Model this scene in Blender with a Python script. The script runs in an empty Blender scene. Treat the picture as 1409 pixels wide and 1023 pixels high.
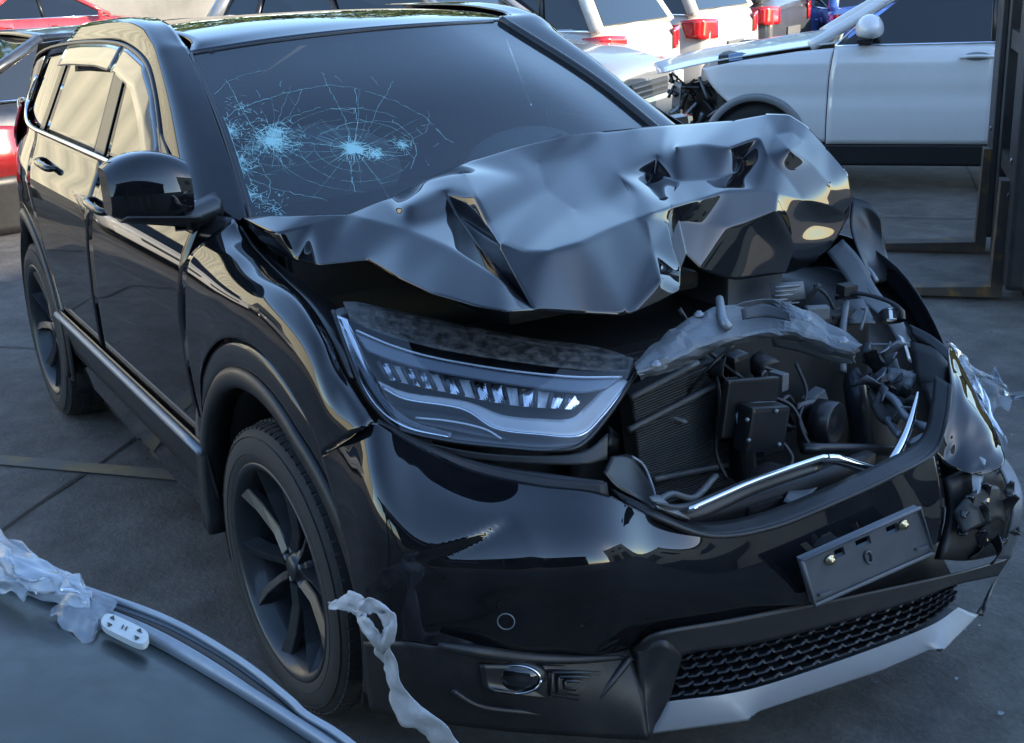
import bpy, bmesh, math, random
import numpy as np
from mathutils import Vector as V, Matrix
random.seed(7)
sc = bpy.context.scene
COL = sc.collection
R = math.radians

# ------------------------------------------------------------------ camera
cam = bpy.data.cameras.new('camera')
camo = bpy.data.objects.new('camera', cam); COL.objects.link(camo)
sc.camera = camo
cam.sensor_width = 36.0
cam.lens = 1741.5/1409*36.0
cam.clip_start = .05; cam.clip_end = 4000
yaw, pit, rol = R(149.594), R(-18.15), R(-2.219)
fw = V((math.cos(yaw)*math.cos(pit), math.sin(yaw)*math.cos(pit), math.sin(pit)))
rt = fw.cross(V((0,0,1))).normalized(); upv = rt.cross(fw)
r2 = rt*math.cos(rol)+upv*math.sin(rol); u2 = upv*math.cos(rol)-rt*math.sin(rol)
m = Matrix((r2, u2, -fw)).transposed().to_4x4(); m.translation = V((2.715,-1.82,1.775))
camo.matrix_world = m

# ------------------------------------------------------------------ sky and sun
SUN_AZ = V((.80,.60,0)).normalized()          # where the sun stands (horizontal)
SUN_EL = R(22)
w = bpy.data.worlds.new('World'); sc.world = w; w.use_nodes = True
nt = w.node_tree; bg = nt.nodes['Background']
sky = nt.nodes.new('ShaderNodeTexSky'); sky.sky_type = 'NISHITA'; sky.sun_disc = False
sky.sun_elevation = SUN_EL; sky.sun_rotation = math.atan2(SUN_AZ.x, SUN_AZ.y)
sky.air_density = 1.0; sky.dust_density = .3; sky.ozone_density = 2.2
wb = nt.nodes.new('ShaderNodeMix'); wb.data_type = 'RGBA'; wb.blend_type = 'MULTIPLY'; wb.inputs[0].default_value = 1
wb.inputs[7].default_value = (.96,.99,1.01,1)          # camera white balance for the sun: sky light goes blue
nt.links.new(sky.outputs[0], wb.inputs[6]); nt.links.new(wb.outputs[2], bg.inputs[0]); bg.inputs[1].default_value = .15
sl = bpy.data.lights.new('sun','SUN'); so = bpy.data.objects.new('sun', sl); COL.objects.link(so)
sl.energy = 3.3; sl.angle = R(.5); sl.color = (1,.86,.66)
sd = V((SUN_AZ.x*math.cos(SUN_EL), SUN_AZ.y*math.cos(SUN_EL), math.sin(SUN_EL)))
so.rotation_euler = (-sd).to_track_quat('-Z','Y').to_euler(); so.location = sd*40
sc.view_settings.view_transform = 'Standard'; sc.view_settings.look = 'None'
sc.view_settings.exposure = 2.12; sc.view_settings.gamma = 1

# ------------------------------------------------------------------ materials
MATS = {}
def mat(name, col, rough=.5, metal=0, coat=0, spec=.5, noise=None, bump=None, trans=0, alpha=1, dust=None, crough=.03, ior=1.5):
    """noise=(scale,col2,lo,hi)  bump=(scale,strength)  dust=(scale,amount,colour)"""
    if name in MATS: return MATS[name]
    mm = bpy.data.materials.new(name); mm.use_nodes = True; MATS[name] = mm
    n = mm.node_tree.nodes; L = mm.node_tree.links; p = n['Principled BSDF']
    p.inputs['Base Color'].default_value = (*col,1); p.inputs['Roughness'].default_value = rough
    p.inputs['Metallic'].default_value = metal; p.inputs['Coat Weight'].default_value = coat
    p.inputs['Coat Roughness'].default_value = crough
    p.inputs['Specular IOR Level'].default_value = spec; p.inputs['Transmission Weight'].default_value = trans
    p.inputs['Alpha'].default_value = alpha; p.inputs['IOR'].default_value = ior
    if coat: p.inputs['Coat IOR'].default_value = 1.56
    tc = n.new('ShaderNodeTexCoord')
    def nz(scale, detail=6, rgh=.6):
        t = n.new('ShaderNodeTexNoise'); t.inputs['Scale'].default_value = scale
        t.inputs['Detail'].default_value = detail; t.inputs['Roughness'].default_value = rgh
        L.new(tc.outputs['Object'], t.inputs['Vector']); return t
    cur = None
    if noise:
        t = nz(noise[0]); mr = n.new('ShaderNodeMapRange')
        mr.inputs[1].default_value = noise[2]; mr.inputs[2].default_value = noise[3]
        L.new(t.outputs[0], mr.inputs[0])
        mx = n.new('ShaderNodeMix'); mx.data_type = 'RGBA'
        mx.inputs[6].default_value = (*col,1); mx.inputs[7].default_value = (*noise[1],1)
        L.new(mr.outputs[0], mx.inputs[0]); cur = mx.outputs[2]
    if dust:
        t = nz(dust[0], 9, .75); mr = n.new('ShaderNodeMapRange')
        mr.inputs[1].default_value = .42; mr.inputs[2].default_value = .75; mr.inputs[4].default_value = dust[1]
        L.new(t.outputs[0], mr.inputs[0])
        mx = n.new('ShaderNodeMix'); mx.data_type = 'RGBA'; mx.inputs[7].default_value = (*dust[2],1)
        if cur: L.new(cur, mx.inputs[6])
        else: mx.inputs[6].default_value = (*col,1)
        L.new(mr.outputs[0], mx.inputs[0]); cur = mx.outputs[2]
        ma = n.new('ShaderNodeMath'); ma.operation = 'MULTIPLY_ADD'
        ma.inputs[1].default_value = .5; ma.inputs[2].default_value = rough
        L.new(mr.outputs[0], ma.inputs[0]); L.new(ma.outputs[0], p.inputs['Roughness'])
    if cur: L.new(cur, p.inputs['Base Color'])
    if bump:
        t = nz(bump[0]); b = n.new('ShaderNodeBump'); b.inputs['Strength'].default_value = bump[1]; b.inputs['Distance'].default_value = .01
        L.new(t.outputs[0], b.inputs['Height']); L.new(b.outputs[0], p.inputs['Normal'])
    return mm
PAINT = mat('black_paint', (.004,.0045,.006), .3, 0, 1, .0, dust=(7,.035,(.2,.19,.17)), crough=.02)
PAINTD = mat('black_paint_scuffed', (.004,.0045,.006), .3, 0, 1, .0, dust=(9,.02,(.25,.24,.22)), crough=.016)
TRIM = mat('matte_black_plastic', (.011,.0115,.013), .42, spec=.45, dust=(35,.06,(.16,.15,.14)), bump=(900,.1))
TRIM2 = mat('satin_black_plastic', (.009,.0095,.011), .33, spec=.5, dust=(50,.05,(.14,.13,.12)))
DARK = mat('engine_bay_black', (.007,.007,.008), .55, dust=(30,.10,(.07,.065,.06)))
SILVER = mat('silver_plastic', (.22,.24,.265), .38, .25, dust=(30,.2,(.18,.17,.16)))
CHROME = mat('chrome', (.72,.74,.77), .10, 1)
STEEL = mat('bare_steel', (.20,.22,.245), .45, .6, dust=(22,.35,(.12,.11,.10)))
GREYM = mat('dusty_painted_steel', (.10,.11,.12), .42, .2, dust=(18,.5,(.17,.165,.16)), bump=(60,.15))
ALU = mat('radiator_aluminium', (.10,.104,.108), .5, .6, dust=(20,.5,(.06,.055,.05)))
RUBBER = mat('tyre_rubber', (.012,.012,.013), .72, dust=(25,.35,(.055,.052,.048)), bump=(300,.1))
RIM = mat('dark_alloy', (.022,.025,.030), .38, .3, .15, dust=(40,.12,(.12,.11,.10)))
DGLASS = mat('tinted_glass', (.004,.005,.006), .03, 0, 0, .7)
CLOTH = mat('seat_cloth', (.02,.02,.022), .9)
AIRBAG = mat('airbag_cloth', (.30,.31,.32), .85, bump=(30,.5), dust=(9,.3,(.08,.08,.085)))
CRACK = mat('shattered_glass', (.26,.46,.47), .3, spec=.5)
REDL = mat('red_lens', (.42,.012,.012), .12, 0, .6)
AMBER = mat('amber_lens', (.7,.24,.02), .15, 0, .5)
WHITEL = mat('headlamp_lens', (.55,.57,.6), .12, .3, .6)
ROPE = mat('white_plastic_strap', (.42,.46,.52), .45, dust=(14,.5,(.14,.13,.12)), bump=(40,.25))

def glassmat(name, tint=(.75,.85,.88), rough=.0, spec_add=0.0, film=False):
    if name in MATS: return MATS[name]
    mm = bpy.data.materials.new(name); mm.use_nodes = True; MATS[name] = mm
    n = mm.node_tree.nodes; L = mm.node_tree.links
    n.remove(n['Principled BSDF']); out = n['Material Output']
    tr = n.new('ShaderNodeBsdfTransparent'); tr.inputs[0].default_value = (*tint,1)
    gl = n.new('ShaderNodeBsdfGlossy'); gl.inputs['Roughness'].default_value = rough
    fr = n.new('ShaderNodeFresnel'); fr.inputs[0].default_value = 1.52
    mx = n.new('ShaderNodeMixShader')
    if film:
        df = n.new('ShaderNodeBsdfDiffuse'); df.inputs[0].default_value = (.55,.62,.70,1)
        m2 = n.new('ShaderNodeMixShader'); m2.inputs[0].default_value = film
        L.new(tr.outputs[0], m2.inputs[1]); L.new(df.outputs[0], m2.inputs[2]); base = m2.outputs[0]
    else: base = tr.outputs[0]
    ad = n.new('ShaderNodeMath'); ad.operation = 'ADD'; ad.inputs[1].default_value = spec_add; ad.use_clamp = True
    L.new(fr.outputs[0], ad.inputs[0]); L.new(ad.outputs[0], mx.inputs[0]); L.new(base, mx.inputs[1]); L.new(gl.outputs[0], mx.inputs[2])
    L.new(mx.outputs[0], out.inputs[0]); return mm
WGLASS = glassmat('windscreen_glass', (.34,.42,.44), .012, .055, film=.012)
LENS = glassmat('clear_lens', (.93,.95,.97), .01, .02)
FILM = glassmat('clear_film', (.93,.95,.97), .22, .0, film=.22)
FILM2 = glassmat('milky_film', (.9,.93,.96), .25, .0, film=.42)

# ------------------------------------------------------------------ mesh helpers
def link(name, me, mt, parent=None):
    o = bpy.data.objects.new(name, me); COL.objects.link(o)
    if mt is not None: me.materials.append(mt)
    if parent is not None: o.parent = parent
    return o
def obj(name, vs, fs, mt, parent=None, smooth=True):
    me = bpy.data.meshes.new(name); me.from_pydata([tuple(v) for v in vs], [], fs); me.update()
    if smooth:
        for p in me.polygons: p.use_smooth = True
    return link(name, me, mt, parent)
def bobj(name, bm, mt, parent=None, smooth=False):
    bmesh.ops.recalc_face_normals(bm, faces=bm.faces)
    me = bpy.data.meshes.new(name); bm.to_mesh(me); bm.free()
    if smooth:
        for p in me.polygons: p.use_smooth = True
    return link(name, me, mt, parent)
def thing(name, label, cat, loc=(0,0,0), rz=0, group=None):
    o = bpy.data.objects.new(name, None); COL.objects.link(o); o.location = loc; o.rotation_euler = (0,0,rz)
    o.empty_display_size = .1; tag(o, label, cat, group); return o
def tag(o, label, cat, group=None):
    o['label'] = label; o['category'] = cat
    if group: o['group'] = group
    return o
def cr(pts, n, closed=False):
    """Catmull-Rom resampling of a polyline to n points"""
    P = np.array(pts, float); k = len(P)
    if k == 2:
        t = np.linspace(0,1,n)[:,None]; return P[0]*(1-t)+P[1]*t
    if closed: Q = np.vstack([P[-1],P,P[0],P[1]]); seg = k
    else: Q = np.vstack([2*P[0]-P[1],P,2*P[-1]-P[-2]]); seg = k-1
    out = []
    for t in np.linspace(0,seg,n,endpoint=not closed):
        i = min(int(t),seg-1); f = t-i
        a,b,c,d = Q[i:i+4]
        out.append(.5*((2*b)+(-a+c)*f+(2*a-5*b+4*c-d)*f*f+(-a+3*b-3*c+d)*f**3))
    return np.array(out)
def lin(pts, n):
    P = np.array(pts,float); t = np.linspace(0,len(P)-1,n)
    return np.array([[np.interp(s, range(len(P)), P[:,k]) for k in range(3)] for s in t])
def grid(rows, nr, nc, lr=False):
    A = np.array([cr(r, nc) for r in rows])
    f = lin if lr else cr
    return np.array([f(A[:,j], nr) for j in range(nc)]).transpose(1,0,2)
def gridobj(name, G, mt, parent=None, thick=0, off=-1, bevel=0):
    nr,nc,_ = G.shape
    fs = [(i*nc+j, i*nc+j+1, (i+1)*nc+j+1, (i+1)*nc+j) for i in range(nr-1) for j in range(nc-1)]
    o = obj(name, G.reshape(-1,3), fs, mt, parent)
    if thick:
        md = o.modifiers.new('solid','SOLIDIFY'); md.thickness = thick; md.offset = off
    return o
def face(o, d):
    """make an open sheet face along d"""
    me=o.data; a=sum((p.normal*p.area for p in me.polygons),V())
    if a.dot(V(d))<0: me.flip_normals()
    return o
def patch(name, rows, mt, parent=None, nr=16, nc=24, thick=.004, lr=False, off=0):
    return gridobj(name, grid(rows,nr,nc,lr), mt, parent, thick, off)
def tube_bm(bm, pts, r, seg=10, n=None, cap=True):
    P = cr(pts, n) if n else np.array(pts,float)
    k = len(P); rings = []
    rr = r if hasattr(r,'__len__') else [r]*k
    if len(rr) != k: rr = np.interp(np.linspace(0,1,k), np.linspace(0,1,len(rr)), rr)
    T = np.gradient(P, axis=0); ref = None
    for i in range(k):
        t = V(T[i]).normalized()
        if ref is None:
            ref = t.orthogonal().normalized()
        else:
            ref = (ref - t*ref.dot(t)).normalized()
        b = t.cross(ref)
        rings.append([bm.verts.new(V(P[i])+(ref*math.cos(a)+b*math.sin(a))*rr[i]) for a in [2*math.pi*q/seg for q in range(seg)]])
    for i in range(k-1):
        for q in range(seg):
            bm.faces.new((rings[i][q],rings[i][(q+1)%seg],rings[i+1][(q+1)%seg],rings[i+1][q]))
    if cap:
        bm.faces.new(rings[0][::-1]); bm.faces.new(rings[-1])
def tube(name, pts, r, mt, parent=None, seg=10, n=None):
    bm = bmesh.new(); tube_bm(bm, pts, r, seg, n); return bobj(name, bm, mt, parent, True)
def box_bm(bm, c, sx, sy, sz, rot=None, bev=0):
    M = Matrix.Translation(V(c)) @ (rot.to_4x4() if rot is not None else Matrix()) @ Matrix.Diagonal((sx,sy,sz,1))
    r = bmesh.ops.create_cube(bm, size=1, matrix=M)
    if bev:
        es = list({e for v in r['verts'] for e in v.link_edges})
        bmesh.ops.bevel(bm, geom=es, offset=bev, segments=2, affect='EDGES', profile=.7)
def box(name, c, s, mt, parent=None, rot=None, bev=0):
    bm = bmesh.new(); box_bm(bm, c, *s, rot=rot, bev=bev); return bobj(name, bm, mt, parent)
def lathe_bm(bm, prof, seg=48, axis='y', c=(0,0,0)):
    """prof: (radius, along) ; revolve about local y axis"""
    rings = []
    for r,a in prof:
        rings.append([bm.verts.new(V(c)+V((r*math.cos(t),a,r*math.sin(t)))) for t in [2*math.pi*i/seg for i in range(seg)]])
    for i in range(len(rings)-1):
        for k in range(seg):
            bm.faces.new((rings[i][k],rings[i][(k+1)%seg],rings[i+1][(k+1)%seg],rings[i+1][k]))
    return rings
def prism_bm(bm, poly, d):
    """poly: 3d points (planar), extruded by vector d"""
    a = [bm.verts.new(V(p)) for p in poly]; b = [bm.verts.new(V(p)+V(d)) for p in poly]
    bm.faces.new(a[::-1]); bm.faces.new(b); n = len(a)
    for i in range(n): bm.faces.new((a[i],a[(i+1)%n],b[(i+1)%n],b[i]))
def prism(name, poly, d, mt, parent=None, bev=0):
    bm = bmesh.new(); prism_bm(bm, poly, d)
    if bev: bmesh.ops.bevel(bm, geom=list(bm.edges), offset=bev, segments=2, affect='EDGES')
    return bobj(name, bm, mt, parent)
def ribbon(name, pts, wv, mt, parent=None, n=40, thick=.002):
    """strip along pts with per-point width vectors"""
    P = cr(pts,n); Wd = cr(wv,n)
    G = np.stack([P-Wd/2, P-Wd*.17+0, P+Wd*.17, P+Wd/2],0)
    return gridobj(name, G, mt, parent, thick, 0)
def frame_of(normal, up=V((0,0,1))):
    n = V(normal).normalized(); x = up.cross(n).normalized(); y = n.cross(x)
    return Matrix((x,y,n)).transposed()

# ================================================================== SETTING
# ground
def ground():
    mm = bpy.data.materials.new('yard_concrete'); mm.use_nodes = True
    n = mm.node_tree.nodes; L = mm.node_tree.links; p = n['Principled BSDF']
    tc = n.new('ShaderNodeTexCoord')
    def nz(s,d=8,r=.6):
        t = n.new('ShaderNodeTexNoise'); t.inputs['Scale'].default_value = s; t.inputs['Detail'].default_value = d; t.inputs['Roughness'].default_value = r
        L.new(tc.outputs['Object'], t.inputs['Vector']); return t
    a = nz(.9,8,.65); b = nz(55,6,.7); c_ = nz(5,9,.7)
    r1 = n.new('ShaderNodeValToRGB'); r1.color_ramp.elements[0].color = (.050,.047,.043,1); r1.color_ramp.elements[1].color = (.13,.122,.11,1)
    r1.color_ramp.elements[0].position = .32; r1.color_ramp.elements[1].position = .72
    L.new(a.outputs[0], r1.inputs[0])
    r2_ = n.new('ShaderNodeValToRGB'); r2_.color_ramp.elements[0].color = (.45,.45,.45,1); r2_.color_ramp.elements[1].color = (1.25,1.25,1.25,1)
    r2_.color_ramp.elements[0].position = .38; r2_.color_ramp.elements[1].position = .68
    L.new(c_.outputs[0], r2_.inputs[0])
    mu = n.new('ShaderNodeMix'); mu.data_type = 'RGBA'; mu.blend_type = 'MULTIPLY'; mu.inputs[0].default_value = .8
    L.new(r1.outputs[0], mu.inputs[6]); L.new(r2_.outputs[0], mu.inputs[7])
    r3 = n.new('ShaderNodeMapRange'); r3.inputs[1].default_value = .3; r3.inputs[2].default_value = .7; r3.inputs[3].default_value = .75; r3.inputs[4].default_value = 1.25
    L.new(b.outputs[0], r3.inputs[0])
    mv = n.new('ShaderNodeVectorMath'); mv.operation = 'SCALE'; L.new(mu.outputs[2], mv.inputs[0]); L.new(r3.outputs[0], mv.inputs['Scale'])
    st = nz(.55,4,.5); rs = n.new('ShaderNodeMapRange'); rs.inputs[1].default_value = .56; rs.inputs[2].default_value = .64; rs.inputs[3].default_value = 1; rs.inputs[4].default_value = .62
    L.new(st.outputs[0], rs.inputs[0]); mw_ = n.new('ShaderNodeVectorMath'); mw_.operation = 'SCALE'; L.new(mv.outputs[0], mw_.inputs[0]); L.new(rs.outputs[0], mw_.inputs['Scale'])
    L.new(mw_.outputs[0], p.inputs['Base Color'])
    p.inputs['Roughness'].default_value = .75
    bp = n.new('ShaderNodeBump'); bp.inputs['Strength'].default_value = .5; bp.inputs['Distance'].default_value = .01
    L.new(b.outputs[0], bp.inputs['Height'])
    b2 = n.new('ShaderNodeBump'); b2.inputs['Strength'].default_value = .4; b2.inputs['Distance'].default_value = .03
    L.new(c_.outputs[0], b2.inputs['Height']); L.new(bp.outputs[0], b2.inputs['Normal']); L.new(b2.outputs[0], p.inputs['Normal'])
    s = 600
    o = obj('ground', [(-s,-s,0),(s,-s,0),(s,s,0),(-s,s,0)], [(0,1,2,3)], mm, smooth=False); o['kind'] = 'structure'; return o
GROUND = ground()
JOINT = mat('joint_tar', (.008,.008,.008), .8)
YEL = mat('worn_yellow_paint', (.20,.14,.06), .8, noise=(5,(.11,.10,.085),.36,.56))
def strip(name, a, b, wdt, z, mt, wob=.0, n=30):
    a,b = V((*a[:2],z)),V((*b[:2],z)); d = (b-a).normalized(); nn = V((-d.y,d.x,0)); vs=[]; fs=[]
    for i in range(n+1):
        t = i/n; c = a.lerp(b,t)+nn*random.uniform(-wob,wob); ww = wdt*(1+random.uniform(-.45,.45)*(1 if wob else 0))
        vs += [c-nn*ww/2, c+nn*ww/2]
        if i: k = 2*i; fs.append((k-2,k-1,k+1,k))
    o = obj(name, vs, fs, mt, GROUND, False); return o
ja, jb = V((-1.5297,-1.349,0)), V((-2.2276,-0.6262,0)); jd = (jb-ja).normalized(); jn = V((-jd.y,jd.x,0))
for k in range(-2,4):
    base = ja+jn*3.6*k
    strip('expansion_joint', base-jd*14, base+jd*22, .016, .004, JOINT, .006, 160)
jc = V((-0.447,2.3662,0))
for k in range(-4,5):
    base = jc+jd*3.6*k
    strip('expansion_joint', base-jn*14, base+jn*18, .014, .005, JOINT, .004, 120)
strip('yellow_line', V((-2.8833,-1.8405,0)), V((-1.4558,-0.534,0)), .085, .007, YEL, 0, 1)
# grit and small stones
bm = bmesh.new()
for i in range(500):
    x,y = random.uniform(-5,2.4), random.uniform(-1.6,5)
    bmesh.ops.create_icosphere(bm, subdivisions=1, radius=random.choice((.002,.003,.003,.005)), matrix=Matrix.Translation((x,y,.002))@Matrix.Diagonal((1,random.uniform(.6,1.4),.7,1)))
o = bobj('loose_grit', bm, mat('grit',(.16,.15,.14),.9)); tag(o,'loose grit scattered over the concrete yard','grit'); o['kind']='stuff'

bm = bmesh.new()
for i in range(420):
    x,y = random.gauss(1.0,.9), random.gauss(.6,1.3)
    if random.random()<.4: x,y = random.uniform(-4,2.2), random.uniform(-1.5,4.5)
    a=random.uniform(0,6.3); r_=random.uniform(.003,.011); z_=.004+random.uniform(0,.003)
    bm.faces.new([bm.verts.new((x+r_*math.cos(a+q)*random.uniform(.5,1),y+r_*math.sin(a+q),z_+random.uniform(0,.004))) for q in (0,1.7,3.4,4.9)])
o = bobj('glass_fragments', bm, mat('broken_plastic_bits',(.10,.12,.13),.15,spec=.8)); tag(o,'tiny glass and plastic fragments strewn on the concrete','fragments'); o['kind']='stuff'
# beige workshop towards the sun: its shadow lies over the wreck
BEIGE = mat('beige_render', (.62,.54,.43), .85, noise=(.6,(.52,.45,.35),.35,.7))
SHUT = mat('grey_shutter', (.05,.052,.055), .5)
def yard_building():
    t = thing('workshop_building','tall beige workshop with dark roller doors towards the sun','building',(12.2,13.6,0),R(21))
    bm = bmesh.new(); box_bm(bm,(4,0,4.4),8,17.0,8.8); bobj('wall', bm, BEIGE, t)
    for k in range(2):
        y = -3.2+k*6.4
        d = box('roller_door',(-.03,y,1.9),(.10,4.2,3.8),SHUT,t)
        for q in range(9): box('slat',(-.09,y,.35+q*.4),(.03,4.1,.33),SHUT,d)
        box('window',(-.03,y,6.6),(.08,2.6,1.2),DGLASS,t)
    box('roof_edge',(3.9,0,8.85),(8.4,17.4,.25),SHUT,t)
yard_building()
# unseen dark shed added behind the camera for the bumper's black reflections
def shed():
    t = thing('added_dark_shed','dark open shed added out of view for dark reflections','building',(9.5,-8.0,0),R(-38))
    DK = mat('dark_sheet',(.03,.031,.034),.6)
    box('back_wall',(5,0,2.6),(.2,15,5.2),DK,t); box('roof',(2.5,0,5.3),(5.6,15.4,.25),DK,t)
    for sy in (-1,1): box('side_wall',(2.5,sy*7.4,2.6),(5,.2,5.2),DK,t)
    for k in range(5): box('post',(.1,-7.2+3.6*k,2.6),(.2,.2,5.2),DK,t)
shed()
# pale corrugated warehouse, in the sun, beyond the left side of the wreck
CREAM = mat('cream_corrugated_sheet', (.62,.57,.42), .55, noise=(.8,(.52,.48,.36),.35,.7))
def warehouse():
    t = thing('warehouse','cream corrugated sheet warehouse standing in the sun','building',(-19,-3.0,0),R(-6))
    vs=[];fs=[];n=520
    for i in range(n+1):
        y=-i*.085; x=(.0,.018)[(i//2)%2]
        vs += [(x,y,0),(x,y,9.5)]
        if i: k=2*i; fs.append((k-2,k-1,k+1,k))
    obj('wall', vs, fs, CREAM, t, False)
    bm=bmesh.new(); box_bm(bm,(-5.1,-22.1,4.7),10,44,9.4); bobj('inner_block',bm,CREAM,t)
    box('roof_edge',(-4.9,-22,9.7),(10.6,45,.35),SHUT,t)
    box('door',(.08,-9,2.2),(.08,4.6,4.4),SHUT,t)
warehouse()

# unseen wall and trees added to darken low reflections on the roof
BW = mat('block_wall',(.20,.19,.175),.9,noise=(.7,(.12,.115,.105),.35,.7))
bw = thing('added_wall','grey block wall added far behind the parked rows to darken reflections','wall',(-36,8,0),R(2))
box('wall_run',(0,0,1.6),(.3,90,3.2),BW,bw); box('coping',(0,0,3.25),(.4,90,.12),SHUT,bw)
LEAF = mat('tree_leaf',(.05,.085,.025),.6,noise=(2,(.09,.12,.04),.4,.65))
BARK = mat('tree_bark',(.07,.055,.04),.9)
def leaf_mesh():
    rs=np.random.RandomState(3); vs=[];fs=[]
    for k in range(5200):
        a=rs.randn(3); a/=np.linalg.norm(a); r=rs.uniform(.35,1)**.5; cl=.18*math.sin(5*a[0]+3*a[2])+.15*math.sin(7*a[1]+2)
        c=a*r*(1+cl)*np.array((2.3,2.3,2.0)); u=rs.randn(3); u/=np.linalg.norm(u); v=np.cross(u,rs.randn(3)); v/=np.linalg.norm(v); l=rs.uniform(.09,.19); b=len(vs)
        vs+=[c-u*l,c+v*l*.45,c+u*l,c-v*l*.45]; fs.append((b,b+1,b+2,b+3))
    me=bpy.data.meshes.new('crown'); me.from_pydata([tuple(v) for v in vs],[],fs); me.materials.append(LEAF); return me
LM=leaf_mesh()
def tree(x,y,h,sc_,tx):
    t=thing('tree',tx,'tree',(x,y,0),random.uniform(0,6),'trees added behind the boundary wall')
    tube('trunk',[(0,0,0),(.08,.05,h*.35),(-.05,.1,h*.7),(0,0,h*.9)],[.22,.17,.12,.05],BARK,t,10,10)
    for k in range(4):
        a=k*1.6; tube('limb',[(0,0,h*.5),(math.cos(a)*.7,math.sin(a)*.7,h*.68),(math.cos(a)*1.3,math.sin(a)*1.3,h*.85)],[.08,.05,.02],BARK,t,6,6)
    c=bpy.data.objects.new('crown',LM); COL.objects.link(c); c.parent=t; c.location=(0,0,h*.85); c.scale=(sc_,sc_,sc_*.9)
for k in range(9):
    tree(-39+random.uniform(-1.5,1.5),-16+k*6.5+random.uniform(-1.5,1.5),random.uniform(6.5,8.5),random.uniform(1.5,2.1),'leafy tree added behind the grey wall to darken reflections, %s'%('nearest the warehouse','second from the warehouse','third from the warehouse','fourth from the warehouse','fifth from the warehouse','sixth from the warehouse','seventh from the warehouse','eighth from the warehouse','ninth from the warehouse')[k])

# ================================================================== WRECKED SUV
SUV = thing('wrecked_suv','wrecked black SUV with crumpled bonnet, shattered windscreen and exposed radiator','car',(-1.33,0,0))
SUV_OFF = V((1.33,0,0))
# parts are written in yard coordinates; the root stands at mid wheelbase
def suv(o):
    if o.parent is None:
        o.parent = SUV; o.location = o.location + SUV_OFF
    return o
PROF = [(.22,-.06),(.40,-.03),(.55,-.008),(.75,0),(.92,-.002),(1.0,-.008),(1.06,-.02),(1.11,-.042),(1.16,-.066),(1.20,-.078),(1.24,-.09)]
def hw(x, z):
    wv = .93 + float(np.interp(z,[p[0] for p in PROF],[p[1] for p in PROF]))
    if x < -2.45: wv -= .19*((-2.45-x)/1.05)**2
    if x > -.45: wv -= .02*(x+.45)**2
    return wv
def side_panel(name, zs, xf, xb, mt, sgn=-1, nz_=26, nx=20, thick=.004):
    z0,z1 = zs; G=[]
    for i in range(nz_):
        t=i/(nz_-1); row=[]
        for j in range(nx):
            s=j/(nx-1)
            za = z0(s) if callable(z0) else z0; zb_ = z1(s) if callable(z1) else z1
            z = za+(zb_-za)*t
            x = xf(z)+(xb(z)-xf(z))*s
            row.append((x, sgn*hw(x,z), z))
        G.append(row)
    return suv(gridobj(name, np.array(G), mt, None, thick, 0))
def tab(l):
    return lambda z: float(np.interp(z,[a for a,b in l],[b for a,b in l]))
XF = tab([(.30,-.43),(.55,-.445),(.89,-.505),(1.05,-.475),(1.15,-.455),(1.24,-.46)])
XB = tab([(.30,-1.57),(.55,-1.56),(.67,-1.55),(1.04,-1.50),(1.24,-1.50)])
XR = tab([(.30,-2.16),(.55,-2.20),(.7,-2.25),(.9,-2.40),(1.0,-2.48),(1.24,-2.55)])
BELT = 1.20
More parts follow.
